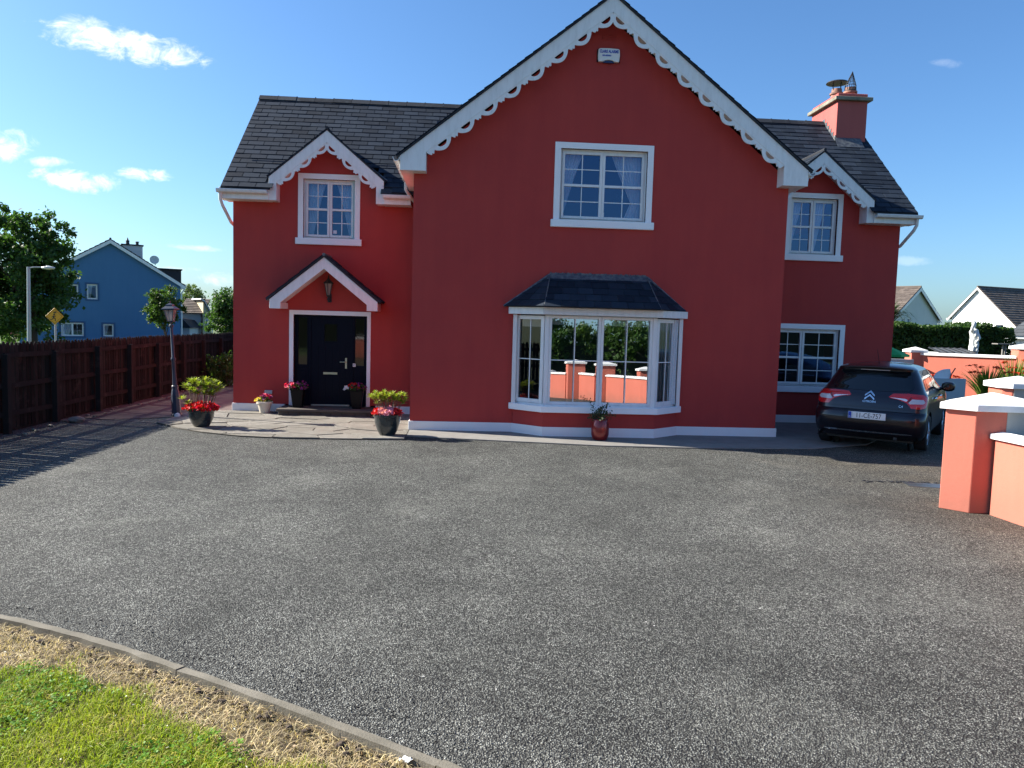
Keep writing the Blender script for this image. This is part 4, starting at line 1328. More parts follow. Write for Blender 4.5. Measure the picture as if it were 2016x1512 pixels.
# little cream pot with pansies
c = (-4.225, 16.0, .03)
pt = thing('potted_pansies', c, 'small cream pot of magenta and yellow flowers against the white plinth', 'potted plant')
MB().lathe([(.098, 0), (.10, .008), (.145, .19), (.168, .19), (.172, .235), (.158, .238), (.145, .2)], c, 32).build('pot', mat('cream_glazed_pot', (.60, .55, .46), .5), pt, smooth=True)
leafball('foliage', M['leaf_mid'], (c[0], c[1], .25), .15, .13, .12, 160, .05, .03, pt, 8)
C = dome_pts(80, (c[0] + .03, c[1], .30), .14, .12, .13, r2, .3)
flowers('flowers', M['p_purple'], C[:30], .055, pt, seed=5)
flowers('flowers', M['p_hot'], C[30:55], .05, pt, seed=6)
C = dome_pts(34, (c[0] - .09, c[1] - .03, .27), .10, .09, .07, r2, .0)
flowers('flowers', M['p_yellow'], C, .05, pt, seed=7)['label'] = 'yellow flowers'

# two tall dark square pots on the doorstep
for (cx, lab, ms) in ((-3.53, 'tall dark planter left of the front door with pink and magenta petunias', (M['p_hot'], M['p_pink'], M['p_purple'])),
                      (-2.30, 'tall dark planter right of the front door with white and dark red petunias', (M['p_white'], M['p_red'], M['p_purple']))):
    c = (cx, 15.98, .16)
    pt = thing('tall_planter', c, lab, 'potted plant', 'tall dark planters flanking the front door')
    MB().lathe([(.125, 0), (.13, .01), (.185, .37), (.205, .375), (.208, .40), (.185, .402), (.16, .37)], c, sq=4).build('planter', mat('dark_planter', (.004, .0035, .004), .5, spec=.2), pt, bevel=.006)
    MB().lathe([(.02, .37), (.16, .372)], c, sq=4).build('compost', M['soil'], pt)
    leafball('foliage', M['leaf_dark'], (cx, 15.98, .56), .20, .17, .12, 260, .05, .032, pt, int(abs(cx) * 10))
    sgn = 1 if cx < -3 else -1
    rr = np.random.default_rng(int(abs(cx) * 7))
    C = dome_pts(26, (cx - .13 * (1 if sgn > 0 else .6), 15.93, .60), .13, .12, .10, rr, -.2); flowers('flowers', ms[0 if sgn > 0 else 1], C, .065, pt, seed=11)
    C = dome_pts(13, (cx - .17, 15.92, .57), .09, .1, .09, rr, -.3); flowers('flowers', ms[1 if sgn > 0 else 0], C, .07, pt, seed=12)
    C = dome_pts(26, (cx + .06 * 1, 15.95, .59), .15, .12, .12, rr, -.3); flowers('flowers', ms[2], C, .055, pt, seed=13)

# ================================================================== GARDEN LAMP POST
c = (-5.765, 15.3, .012)
lp = thing('garden_lamp_post', c, 'slim black garden lamp post with four sided lantern leaning left', 'lamp post', local=True)
lp.rotation_euler = (0, R(-3.0), 0)
LM = mat('lamp_post_paint', (.028, .036, .058), .42)
MB().lathe([(.10, 0), (.105, .02), (.10, .04), (.088, .06), (.082, .42), (.070, .50), (.058, .55), (.064, .57), (.064, .60), (.046, .62)], (0, 0, 0), sq=8).build('base', LM, lp)
MB().lathe([(.046, .62), (.036, .80), (.034, 1.10), (.046, 1.12), (.046, 1.15), (.030, 1.18), (.026, 1.76), (.044, 1.78), (.044, 1.81), (.020, 1.83), (.020, 1.86), (.05, 1.885)], (0, 0, 0), 12).build('shaft', LM, lp, smooth=True)
hd = MB()
for k in range(4):
    t_ = math.pi / 4 + k * math.pi / 2
    hd.tube([(.068 * math.cos(t_), .068 * math.sin(t_), 1.885), (.128 * math.cos(t_), .128 * math.sin(t_), 2.12)], .008, 5)
for z, q in ((1.885, .055), (2.115, .098)):
    for a, b in (((-q, -q), (q, -q)), ((q, -q), (q, q)), ((q, q), (-q, q)), ((-q, q), (-q, -q))):
        hd.tube([(*a, z), (*b, z)], .008, 5)
for a, b in (((0, -.055), (0, -.097)), ((.055, 0), (.097, 0))): hd.tube([(a[0], a[1], 1.89), (b[0], b[1], 2.12)], .004, 4)
hd.lathe([(.185, 2.118), (.18, 2.135), (.09, 2.19), (.085, 2.215), (.03, 2.235), (.01, 2.25), (.02, 2.265), (.004, 2.29)], (0, 0, 0), sq=4)
hd.build('lantern', LM, lp)
MB().lathe([(.066, 1.892), (.125, 2.112)], (0, 0, 0), sq=4).build('glass', M['lampglass'], lp)
MB().lathe([(.02, 1.9), (.022, 1.98), (.03, 2.02), (.025, 2.07), (.005, 2.09)], (0, 0, 0), 12).build('bulb', M['cap'], lp, smooth=True)
mb = MB(); random.seed(5)
def rock(mb, c, r, seed, sq=.7):
    bm = bmesh.new(); bmesh.ops.create_icosphere(bm, subdivisions=2, radius=1)
    k = len(mb.v)
    for v in bm.verts:
        n_ = noise.noise(v.co * 1.3 + Vector((seed * 7.1, 0, 0)))
        p = v.co * (1 + .45 * n_)
        mb.v.append(mb.P((c[0] + p.x * r, c[1] + p.y * r * .8, c[2] + p.z * r * sq)))
    mb.f += [tuple(v.index + k for v in f.verts) for f in bm.faces]
    bm.free()
rock(mb, (-5.70, 15.17, .045), .06, 1); 
tag(mb.build('stone', M['cap']), 'pale stone at the foot of the garden lamp post', 'stone')
mb = MB(); rock(mb, (-7.15, 14.2, .05), .16, 2, .4)
tag(mb.build('rock', M['flag']), 'rough flat rock lying at the foot of the wooden fence', 'rock')
mb = MB()
for k in range(46):
    y = random.uniform(9, 22); rock(mb, (-7.46 + random.uniform(0, .3), y, .02), random.uniform(.02, .05), k + 5, .5)
tag(mb.build('loose_stones', M['mossy']), 'small loose stones scattered along the foot of the fence', 'stones', kind='stuff')

# ================================================================== WOODEN FENCE
FX = -7.6
fence = thing('wooden_fence', (FX, 14, 0), 'long dark brown picket fence with rails and posts along the left side', 'fence')
random.seed(21)
posts = [1.9, 3.45, 5.0, 6.55, 8.1, 9.65, 11.2, 12.72, 14.2, 15.8, 17.25, 18.8, 20.4, 21.95, 23.5, 25.0]
for y in posts:
    mb = MB(); x = FX + .035 + random.uniform(-.005, .01)
    mb.box(x, x + .10, y - .05, y + .05, 0, 1.33 + random.uniform(-.03, .03))
    mb.build('post', M['fence'], fence, bevel=.004)
for i in range(len(posts) - 1):
    a, b = posts[i] + .052, posts[i + 1] - .052
    for z in (.27, .74, 1.24):
        mb = MB(); dz = random.uniform(-.012, .012)
        x = FX + .012
        mb.add([(x, a, z + dz), (x + .05, a, z + dz), (x + .05, b, z - dz), (x, b, z - dz), (x, a, z + .075 + dz), (x + .04, a, z + .085 + dz), (x + .04, b, z + .085 - dz), (x, b, z + .075 - dz)],
               [(0, 3, 2, 1), (4, 5, 6, 7), (0, 1, 5, 4), (1, 2, 6, 5), (2, 3, 7, 6), (3, 0, 4, 7)])
        mb.build('rail', M['fence'], fence)
    mb = MB()
    y = posts[i] - .05
    while y < posts[i + 1] - .051:
        w_ = .096 + random.uniform(-.005, .004); h = 1.50 + random.uniform(-.018, .018); t_ = random.uniform(-.008, .008)
        x = FX - .010 + random.uniform(-.003, .003)
        mb.yz([(y, .05), (y + w_, .05), (y + w_ + t_, h - .055), (y + w_ * .70 + t_, h - .008), (y + w_ * .5 + t_, h), (y + w_ * .30 + t_, h - .008), (y + t_, h - .055)], x - .009, x + .009)
        y += .113 + random.uniform(-.004, .006)
    mb.build('picket_panel', M['fence'], fence)
# low kickboard / soil bank at the base
mb = MB()
mb.box(FX - .035, FX - .022, 1.9, 25, 0, .20)
mb.build('gravel_board', M['fence'], fence)
# return fence across the far garden
for k, (x0, x1) in enumerate(((-7.55, -6.0), (-6.0, -4.45), (-4.45, -2.9))):
    MB().box(x0 + .02, x0 + .12, 25.0, 25.1, 0, 1.35).build('post', M['fence'], fence)
    mb = MB(); x = x0
    while x < x1:
        h = 1.52 + random.uniform(-.02, .02)
        mb.xz([(x, .05), (x + .095, .05), (x + .095, h - .06), (x + .047, h), (x, h - .06)], 25.11, 25.13); x += .113
    for z in (.27, .74, 1.24): mb.box(x0 + .121, x1, 25.05, 25.10, z, z + .07)
    mb.build('picket_panel', M['fence'], fence)

# ================================================================== TREES AND BUSHES
def branchy(c, h, crown, trunk_r, seed, n_br=14, th0=.3):
    """trunk + limbs MB and a list of limb tip positions"""
    r = random.Random(seed)
    mb = MB(); tips = []
    c = Vector(c)
    top = c + Vector((r.uniform(-.1, .1) * h * .2, 0, h * .82))
    mid = c.lerp(top, .5) + Vector((r.uniform(-.04, .04) * h, 0, 0))
    mb.tube([c, c.lerp(mid, .5), mid, top], [trunk_r, trunk_r * .8, trunk_r * .6, trunk_r * .12], 8)
    cc, rx, ry, rz = crown
    cc = Vector(cc)
    for k in range(n_br):
        d = Vector((r.gauss(0, 1), r.gauss(0, 1), r.gauss(0, .9))).normalized()
        tip = cc + Vector((d.x * rx, d.y * ry, d.z * rz)) * r.uniform(.55, .85)
        t = r.uniform(th0, .9)
        base = (c.lerp(mid, t * 2) if t < .5 else mid.lerp(top, t * 2 - 1))
        m_ = base.lerp(tip, .5) + Vector((0, 0, .06 * h * r.random()))
        mb.tube([base, m_, tip], [trunk_r * .35, trunk_r * .2, trunk_r * .05], 5)
        tips.append(tip)
    return mb, tips

def crown_cards(par, m, cc, rx, ry, rz, n_clump, per, leaf, seed, name='crown', clump=.22, bump_=.25, up=0.2, extra=()):
    r = np.random.default_rng(seed)
    d = rdir_(r, n_clump)
    rad = r.uniform(.25, 1.0, n_clump) ** .55
    wob = np.array([1 + bump_ * noise.noise(Vector(tuple(x * 1.7)) + Vector((seed, 0, 0))) * 2 for x in d])
    K = np.array(cc) + d * (rad * wob)[:, None] * np.array([rx, ry, rz])
    if len(extra): K = np.concatenate([K, np.array(extra)])
    sz = r.uniform(.55, 1.25, len(K)) * clump * (rx + ry + rz) / 3
    C = np.repeat(K, per, 0) + r.normal(size=(len(K) * per, 3)) * np.repeat(sz, per)[:, None] * np.array([.5, .5, .38])
    n = len(C)
    D = r.normal(size=(n, 3)) + (C - np.array(cc)) / np.array([rx, ry, rz]) * .6
    N = r.normal(size=(n, 3)) + np.array([0, 0, up + .6])
    L = r.uniform(.6, 1.3, n) * leaf
    return cards(name, m, C, D, N, L, L * r.uniform(.45, .7, n), par, fold=.08)
def rdir_(r, n):
    d = r.normal(size=(n, 3)); return d / np.linalg.norm(d, axis=1, keepdims=True)

def tree(name, c, h, crown, tr, seed, m, label, cat='tree', n_clump=120, per=60, leaf=.14, clump=.22, group=None, n_br=16, th0=.3, bump_=.25):
    t = thing(name, c, label, cat, group)
    mb, tips = branchy(c, h, crown, tr, seed, n_br, th0)
    mb.build('trunk', M['bark'], t, smooth=2)
    cc, rx, ry, rz = crown
    crown_cards(t, m, cc, rx, ry, rz, n_clump, per, leaf, seed, clump=clump, bump_=bump_, extra=[tuple(x) for x in tips])
    return t

tree('broadleaf_tree', (-18.9, 34, -.2), 6.4, ((-19.6, 34, 3.35), 2.45, 2.3, 2.75), .22, 3, M['leaf_dark'], 'big dark broadleaf tree in front of the blue house behind the fence', n_clump=330, per=95, leaf=.19, clump=.15, bump_=.34)
tree('lollipop_tree', (-11.75, 30, -.2), 2.8, ((-11.78, 30, 2.25), .64, .6, .80), .05, 5, M['leaf_mid'], 'small round headed tree behind the fence, just behind the garden lamp', n_clump=130, per=60, leaf=.095, clump=.22, n_br=10, th0=.5)
tree('dark_tree', (-10.4, 34, -.2), 3.4, ((-10.35, 34, 2.05), 1.0, 1.0, 1.15), .08, 9, M['leaf_dark'], 'dark leafy tree behind the fence at the left corner of the red house', n_clump=170, per=65, leaf=.13, clump=.22, bump_=.4)
tree('pale_tree', (-27.2, 75, -.2), 5.2, ((-26.9, 75, 3.4), 1.4, 1.4, 1.5), .15, 12, M['leaf_pale'], 'distant pale green tree above the cream house roof', n_clump=70, per=40, leaf=.2, clump=.24)
tree('dark_tree', (-13.6, 44, -.2), 3.2, ((-13.6, 44, 2.2), 1.0, 1.0, .95), .1, 14, M['leaf_mid'], 'smaller mid green tree peeping between the cream house and the dark tree', n_clump=60, per=40, leaf=.14, clump=.22)
def bush(name, c, rx, ry, rz, m, label, seed, n=60, per=40, leaf=.08, cat='bush', group=None):
    t = thing(name, (c[0], c[1], 0), label, cat, group)
    r = random.Random(seed); mb = MB()
    for k in range(9):
        a = r.uniform(0, 6.28); q = r.uniform(.2, .7)
        mb.tube([(c[0] + .04 * math.cos(a), c[1] + .04 * math.sin(a), 0), (c[0] + rx * q * math.cos(a), c[1] + ry * q * math.sin(a), c[2] + rz * r.uniform(.1, .6))], [.012, .004], 4)
    mb.build('stems', M['twig'], t)
    crown_cards(t, m, c, rx, ry, rz, n, per, leaf, seed, 'foliage', clump=.3)
    return t
bush('garden_bush', (-6.95, 22.3, .50), .55, .5, .52, M['leaf_mid'], 'leafy green bush at the far left corner of the red house', 31, leaf=.09)
bush('garden_bush', (-6.85, 24.2, .45), .6, .4, .45, M['leaf_dark'], 'low dark bush in front of the far return fence', 32)

# ================================================================== STREET LAMP AND SIGN BEYOND THE FENCE
t = thing('street_lamp', (-15.7, 28, -.2), 'grey steel street lamp with short arm in front of the dark tree', 'street lamp')
SG = mat('galvanised_steel', (.38, .40, .42), .45, .6)
MB().tube([(-15.70, 28, -.2), (-15.70, 28, 1.0), (-15.67, 28, 3.56)], [.09, .07, .055], 12).build('pole', SG, t, smooth=True)
MB().tube([(-15.67, 28, 3.52), (-15.5, 28, 3.55), (-15.22, 28, 3.56)], .022, 8).build('arm', SG, t)
mb = MB(); mb.lathe([(.02, -.10), (.16, -.06), (.19, 0), (.17, .04), (.06, .07), (.05, .10), (.01, .11)], (0, 0, 0), 20)
mb.v = [(x * 1.25 - 14.99, y * .7 + 28, z * .75 + 3.55) for x, y, z in mb.v]
mb.build('lamp_head', mat('lamp_head_grey', (.55, .56, .55), .4), t, smooth=True)

t = thing('warning_sign', (-12.68, 24, -.2), 'yellow diamond warning sign with running child symbol behind the fence', 'sign')
q = .275
MB().xz([[(-12.68, 1.86 - q * .96), (-12.68 + q, 1.86), (-12.68, 1.86 + q * .96), (-12.68 - q, 1.86)]], 23.98, 23.995).build('plate', mat('yellow_sign_paint', (.72, .36, .01), .5), t, bevel=.004)
mb = MB()
for i in range(4):
    a, b = [(-12.68, 1.86 - .225), (-12.68 + .225, 1.86), (-12.68, 1.86 + .225), (-12.68 - .225, 1.86)][i], [(-12.68 + .225, 1.86), (-12.68, 1.86 + .225), (-12.68 - .225, 1.86), (-12.68, 1.86 - .225)][i]
    mb.tube([(a[0], 23.978, a[1]), (b[0], 23.978, b[1])], .004, 4)
def S(x, z): return (-12.70 + x, 23.976, 1.83 + z)
mb.tube([S(.00, .045), S(-.005, -.02)], [.022, .018], 8)                       # torso
mb.tube([S(-.005, -.015), S(.045, -.045), S(.04, -.115)], [.016, .013, .009], 6)
mb.tube([S(-.01, -.02), S(-.045, -.06), S(-.10, -.065)], [.016, .012, .009], 6)
mb.tube([S(.0, .045), S(.05, .03), S(.065, .05)], [.011, .009, .007], 6)
mb.tube([S(.0, .045), S(-.045, .02), S(-.06, -.005)], [.011, .009, .007], 6)
mb.lathe([(.001, -.026), (.02, -.016), (.026, 0), (.02, .016), (.001, .026)], S(.012, .085), 12)
mb.tube([S(-.005, .155), S(.07, .17)], .012, 6); mb.tube([S(.0, .128), S(.075, .14)], .008, 6); mb.tube([S(.0, .13), S(-.002, .155)], .006, 5); mb.tube([S(.07, .14), S(.07, .17)], .006, 5)
mb.v = [(x, 23.974 + (y - 23.976) * .08, z) for x, y, z in mb.v]
mb.build('running_child_symbol', M['black'], t)
MB().tube([(-12.68, 24.02, -.2), (-12.68, 24.02, 1.98)], .03, 10).build('pole', SG, t, smooth=True)

# ================================================================== NEIGHBOURING HOUSES
def tiled(mb, a, b, c, d, rows, wid, seedv):
    slates_on(mb, a, b, c, d, rows, wid, th=.035, seedv=seedv)

def far_house(name, label, A, g, wL, eL, wR, eR, length, wm, rm, rows=16, tile=.33, over=.25, band=.22, wins=(), chim=None, trim=None, cat='house'):
    """gable wall through A=(x,y,ridge z); d along the wall, ridge runs away from the viewer"""
    g = R(g)
    d = Vector((math.cos(g), math.sin(g), 0)); v = Vector((-math.sin(g), math.cos(g), 0))
    t = thing(name, (A[0], A[1], -.2), label, cat)
    mx = Matrix(((d.x, v.x, 0, A[0]), (d.y, v.y, 0, A[1]), (0, 0, 1, 0), (0, 0, 0, 1)))
    zr = A[2] - .12
    mb = MB(mx)
    holes = [[(u0, z0), (u0, z1), (u1, z1), (u1, z0)] for (u0, u1, z0, z1) in wins]
    mb.xz([[(-wL, -.2), (wR, -.2), (wR, eR - .1), (0, zr - .12), (-wL, eL - .1)]] + holes, 0, .25)
    mb.box(-wL, -wL + .25, .25, length, -.2, eL - .12); mb.box(wR - .25, wR, .25, length, -.2, eR - .12)
    mb.xz([[(-wL, -.2), (wR, -.2), (wR, eR - .1), (0, zr - .12), (-wL, eL - .1)]], length - .25, length)
    mb.box(-wL + .26, wR - .26, 1.2, 1.3, -.1, min(eL, eR) - .2)
    wo = mb.build('wall', wm, t)
    kl, kr = (zr - eL) / wL, (zr - eR) / wR
    mb = MB(mx)
    mb.xz([[(0, zr), (-wL - over, eL - kl * over), (-wL - over, eL - kl * over - .06), (0, zr - .08)]], -.2, length + .2)
    mb.xz([[(0, zr), (0, zr - .08), (wR + over, eR - kr * over - .06), (wR + over, eR - kr * over)]], -.2, length + .2)
    ro = mb.build('roof', rm, t)
    mb = MB(mx)
    tiled(mb, (-wL - over - .02, -.21, eL - kl * over), (-wL - over - .02, length + .2, eL - kl * over), (0, length + .2, zr), (0, -.21, zr), rows, tile, 1)
    tiled(mb, (wR + over + .02, -.21, eR - kr * over), (wR + over + .02, length + .2, eR - kr * over), (0, length + .2, zr), (0, -.21, zr), rows, tile, 2)
    mb.build('tiles', rm, ro, fix=False)
    mb = MB(mx); mb.tube([(0, -.22, zr + .03), (0, length + .2, zr + .03)], .07, 6); mb.build('ridge_tiles', rm, ro)
    mb = MB(mx)
    mb.xz([[(0, zr - .05), (-wL - over, eL - kl * over - .04), (-wL - over, eL - kl * over - .04 - band), (0, zr - .05 - band)]], -.235, -.205)
    mb.xz([[(0, zr - .05), (0, zr - .05 - band), (wR + over, eR - kr * over - .04 - band), (wR + over, eR - kr * over - .04)]], -.235, -.205)
    mb.box(wR, wR + over, -.2, 0, eR - kr * over - .04 - band, eR - kr * over - .07)
    mb.build('bargeboard', M['white'], t)
    mb = MB(mx)
    for x, ez_ in ((-wL - over - .05, eL - kl * over), (wR + over + .05, eR - kr * over)):
        mb.tube([(x, -.2, ez_ - .03), (x, length + .2, ez_ - .03)], .06, 8)
    sg_ = wR + over + .05
    mb.tube([(sg_, -.05, eR - kr * over - .06), (sg_ - .05, -.05, eR - kr * over - .25), (wR + .06, -.05, eR - kr * over - .5), (wR + .06, -.05, 0)], .045, 8)
    mb.build('gutter', M['gutter'], t)
    for (u0, u1, z0, z1) in wins:
        fb = MB(mx)
        fb.xz([rect(u0 + .005, u1 - .005, z0 + .005, z1 - .005), list(reversed(rect(u0 + .09, u1 - .09, z0 + .09, z1 - .09)))], .05, .12)
        if u1 - u0 > 1.0: fb.box((u0 + u1) / 2 - .05, (u0 + u1) / 2 + .05, .05, .12, z0 + .09, z1 - .09)
        wo_ = fb.build('window', M['white'], t)
        pb_ = MB(mx); pb_.quad((u0 + .08, .09, z0 + .08), (u1 - .08, .09, z0 + .08), (u1 - .08, .09, z1 - .08), (u0 + .08, .09, z1 - .08)); pb_.build('pane', M['glass'], wo_, fix=False)
        cb = MB(mx); curtain_mb(cb, u0 + .1, u0 + (u1 - u0) * .55, u0 + .1, u0 + (u1 - u0) * .35, z0 + .08, z1 - .08, .16, 4); cb.build('curtain', M['curtain'], wo_, fix=False)
        if trim:
            tb = MB(mx); tb.xz([rect(u0 - .10, u1 + .10, z0 - .10, z1 + .10), list(reversed(rect(u0, u1, z0, z1)))], -.03, .03); tb.build('surround', trim, wo_)
    if chim:
        (u0, u1, v0, v1, z1, cm) = chim
        cb = MB(mx); cb.box(u0, u1, v0, v1, z1 - 1.6, z1); co = cb.build('chimney', cm, t)
        cb = MB(mx); cb.box(u0 - .06, u1 + .06, v0 - .06, v1 + .06, z1, z1 + .08); cb.build('cornice', M['ridge'], co)
        cb = MB(mx)
        cb.lathe([(.12, z1 + .08), (.10, z1 + .28), (.13, z1 + .3), (.12, z1 + .34)], (u0 + .35, (v0 + v1) / 2, 0), 12)
        cb.tube([(u0 + .35, (v0 + v1) / 2, z1 + .3), (u0 + .35, (v0 + v1) / 2, z1 + .55)], [.09, .01], 8)
        cb.lathe([(.10, z1 + .08), (.09, z1 + .25), (.14, z1 + .29), (.13, z1 + .31)], (u1 - .3, (v0 + v1) / 2, 0), 12)
        cb.build('chimney_pots', M['iron'], co)
    return t, mx

bh, bmx = far_house('blue_house', 'blue rendered house with white bargeboards beyond the wooden fence', (-22.9, 50, 6.78), 26, 5.0, 3.57, 4.1, 4.10, 9.5, M['blue'], M['darktile'],
    wins=[(-2.50, -1.82, 2.80, 3.70), (-1.36, -.76, 2.80, 3.76), (-2.80, -1.56, .45, 1.30), (-.48, .12, .46, 1.26)], chim=(.70, 1.92, 1.2, 2.0, 6.45, M['pale']), trim=M['bluetrim'], rows=18)
mb = MB(bmx); mb.box(2.9, 4.25, 1.0, 2.6, 3.7, 4.98); mb.box(2.8, 4.32, .9, 2.7, 4.98, 5.06)
mb.build('rear_dormer', M['darktile'], bh)
mb = MB(); k = []
for i in range(5):
    r__ = .28 * i / 4; k.append((max(r__, .005), .28 * (r__ ** 2) * .9))
mb.lathe(k + [(.285, .075), (.005, .01)], (0, 0, 0), 20)
rx_ = Matrix.Translation((-20.70, 51.3, 5.52)) @ Matrix.Rotation(R(70), 4, 'X') @ Matrix.Rotation(R(25), 4, 'Y')
mb.v = [tuple(rx_ @ Vector(p)) for p in mb.v]
mb.tube([(-20.70, 51.3, 5.52), (-20.68, 51.4, 5.2)], .03, 6)
mb.build('satellite_dish', M['pale'], bh)

crh, cmx = far_house('cream_house', 'small cream house with brown tiled roof beyond the round headed tree', (-20.5, 60, 3.30), 35, .05, 3.2, .55, 2.1, 3.6, M['cream'], M['browntile'], rows=6, over=.12, band=.08, wins=[(.1, .38, 1.25, 1.7)])
mb = MB(); mb.box(-22.4, -20.6, 60.3, 60.5, -.2, 2.12); mb.build('front_wall', M['pale'], crh)
mb = MB(); tiled(mb, (-22.5, 60.0, 2.12), (-20.4, 60.0, 2.12), (-20.62, 61.9, 3.28), (-22.5, 61.9, 3.28), 9, .22, 5)
mb.quad((-22.5, 60.02, 2.1), (-20.4, 60.02, 2.1), (-20.62, 61.9, 3.26), (-22.5, 61.9, 3.26)); mb.build('front_roof', M['browntile'], crh, fix=False)
mb = MB()
for k in range(7): mb.box(-20.82 + (.05 if k % 2 else 0), -20.62, 60.26, 60.30, .5 + k * .22, .5 + k * .22 + .2)
mb.build('quoins', mat('brick_quoins', (.25, .10, .07), .8), crh)
mb = MB(); mb.box(-22.2, -20.95, 58.2, 60.2, -.2, 1.0); mb.build('porch', M['pale'], crh)
mb = MB(); mb.xz([[(-22.3, 1.0), (-20.75, 1.0), (-21.3, 1.6), (-22.3, 1.75)]], 58.0, 60.25); mb.build('porch_roof', M['darktile'], crh)

far_house('grey_house', 'pale grey rendered gable house with brown tiled roof above the hedge', (31.86, 52, 5.56), 35, 3.97, 3.1, 3.55, 3.38, 9, M['pale'], M['browntile'], rows=16, wins=[(-2.2, -1.7, 2.55, 3.2), (-1.3, -.75, 2.6, 3.25)])
far_house('white_house', 'white gable house with large brown tiled roof above the hedge on the right', (40.56, 58, 6.12), -72, 2.2, 3.75, 3.2, 3.05, 13, M['whiteR'], M['browntile'], rows=17, band=.16, wins=[(.55, .95, 2.2, 3.05), (1.5, 2.3, 2.2, 3.1)])
far_house('white_house', 'small red and white house far left behind the dark broadleaf tree', (-32.5, 60, 3.4), 10, 2.5, 1.8, 2.5, 1.8, 6, M['chim'], M['darktile'], rows=8, wins=[(.4, 1.2, .4, 1.2)])

# ================================================================== RIGHT-HAND BOUNDARY
# hedge
def hedge(name, x0, x1, y0, y1, h, m, label, n, leaf, seed, group=None):
    t = thing(name, ((x0 + x1) / 2, (y0 + y1) / 2, 0), label, 'hedge', group)
    r = np.random.default_rng(seed)
    mb = MB()
    nx = max(2, int((x1 - x0) / .5))
    core = [(x0 + (x1 - x0) * i / nx) for i in range(nx + 1)]
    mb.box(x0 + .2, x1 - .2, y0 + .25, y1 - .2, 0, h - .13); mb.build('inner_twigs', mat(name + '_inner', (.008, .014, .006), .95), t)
    u = r.uniform(0, 1, n); face = r.choice(4, n, p=[.55, .30, .08, .07])
    C = np.zeros((n, 3))
    wob = lambda a, b: .16 * np.sin(a * 1.9 + seed) + .12 * np.sin(a * 4.3 + b * 3.1) + .07 * np.sin(a * 9.1 + b * 7)
    for f in range(4):
        k = face == f; q = k.sum()
        uu, vv, dd = r.uniform(0, 1, q), r.uniform(0, 1, q), np.abs(r.normal(0, .12, q))
        if f == 0: C[k] = np.stack([x0 + (x1 - x0) * uu, y0 + dd + .5 * wob(x0 + (x1 - x0) * uu, vv * h), vv * h], 1)
        if f == 1: C[k] = np.stack([x0 + (x1 - x0) * uu, y0 + (y1 - y0) * vv, h - dd + .5 * wob(x0 + (x1 - x0) * uu, vv)], 1)
        if f == 2: C[k] = np.stack([x0 + dd, y0 + (y1 - y0) * uu, vv * h], 1)
        if f == 3: C[k] = np.stack([x1 - dd, y0 + (y1 - y0) * uu, vv * h], 1)
    D = r.normal(size=(n, 3)) + np.array([0, -.3, .5]); N = r.normal(size=(n, 3)) + np.array([0, -.4, .6])
    L = r.uniform(.6, 1.3, n) * leaf
    cards('foliage', m, C, D, N, L, L * .55, t, fold=.1)
    return t
hedge('garden_hedge', 14.6, 20.4, 27.0, 28.4, 2.42, M['leaf_hedge'], 'tall clipped dark green hedge behind the coral garden wall', 26000, .13, 3)
# upright shoots above the hedge
for k, x in enumerate((18.0, 18.35, 22.0)):
    pass

CW = M['coral']
def capped_pillar(pts, h, label, grey=None, ov=.055, cap_h=.075, rise=.10, group='capped coral gate pillars', name='gate_pillar'):
    cx = sum(p[0] for p in pts) / len(pts); cy = sum(p[1] for p in pts) / len(pts)
    t = thing(name, (cx, cy, 0), label, 'pillar', group)
    MB().xy([pts], 0, h).build('shaft', CW, t, bevel=.006)
    out = []
    for i, p in enumerate(pts):      # offset outline
        a, b = Vector(pts[i - 1]), Vector(pts[(i + 1) % len(pts)]); q = Vector(p)
        d = ((q - a).normalized() + (q - b).normalized())
        d = d.normalized() if d.length > 1e-4 else Vector((0, 0))
        s_ = abs(((q - a).normalized()).cross(d)) if hasattr(Vector((0, 0)), 'cross') else .7
        out.append(tuple(q + d * ov / max(.45, abs(s_))))
    mb = MB(); n = len(out)
    vs = [(x, y, h) for x, y in out] + [(x, y, h + cap_h) for x, y in out] + [(cx, cy, h + cap_h + rise)]
    mb.add(vs, [tuple(reversed(range(n)))] + [(i, (i + 1) % n, (i + 1) % n + n, i + n) for i in range(n)] + [(i + n, (i + 1) % n + n, 2 * n) for i in range(n)])
    mb.build('cap', M['cap'], t, bevel=.004)
    if grey:
        (a, b, z0) = grey
        a, b = Vector(a), Vector(b); d = (b - a).normalized(); nn = Vector((d.y, -d.x)) * .006
        MB().xy([[tuple(a + nn), tuple(b + nn), tuple(b - nn * .5), tuple(a - nn * .5)]], z0, h - .002).build('painted_side', M['greywall'], t)
    return t
capped_pillar([(5.66, 8.51), (5.87, 8.27), (6.80, 8.20), (6.80, 8.75), (5.95, 8.80)], 1.195, 'nearest coral gate pillar with white pyramid cap, at the right edge', grey=((6.22, 8.243), (6.80, 8.20), .80), rise=.13)
capped_pillar([(7.70, 10.35), (7.78, 10.25), (8.35, 10.15), (8.40, 10.70), (7.78, 10.75)], 1.325, 'second coral pillar with white cap, standing behind the nearest one', grey=((7.80, 10.245), (8.35, 10.15), .0))
t3 = capped_pillar([(16.02, 20.98), (16.12, 20.86), (16.7, 20.8), (16.7, 21.4), (16.1, 21.4)], 1.72, 'third coral pillar at the right end of the back garden wall', grey=((16.12, 20.86), (16.7, 20.8), .0))
capped_pillar([(14.02, 22.98), (14.42, 22.90), (14.5, 23.35), (14.05, 23.4)], 1.50, 'coral pillar with flat white cap at the left end of the back garden wall')

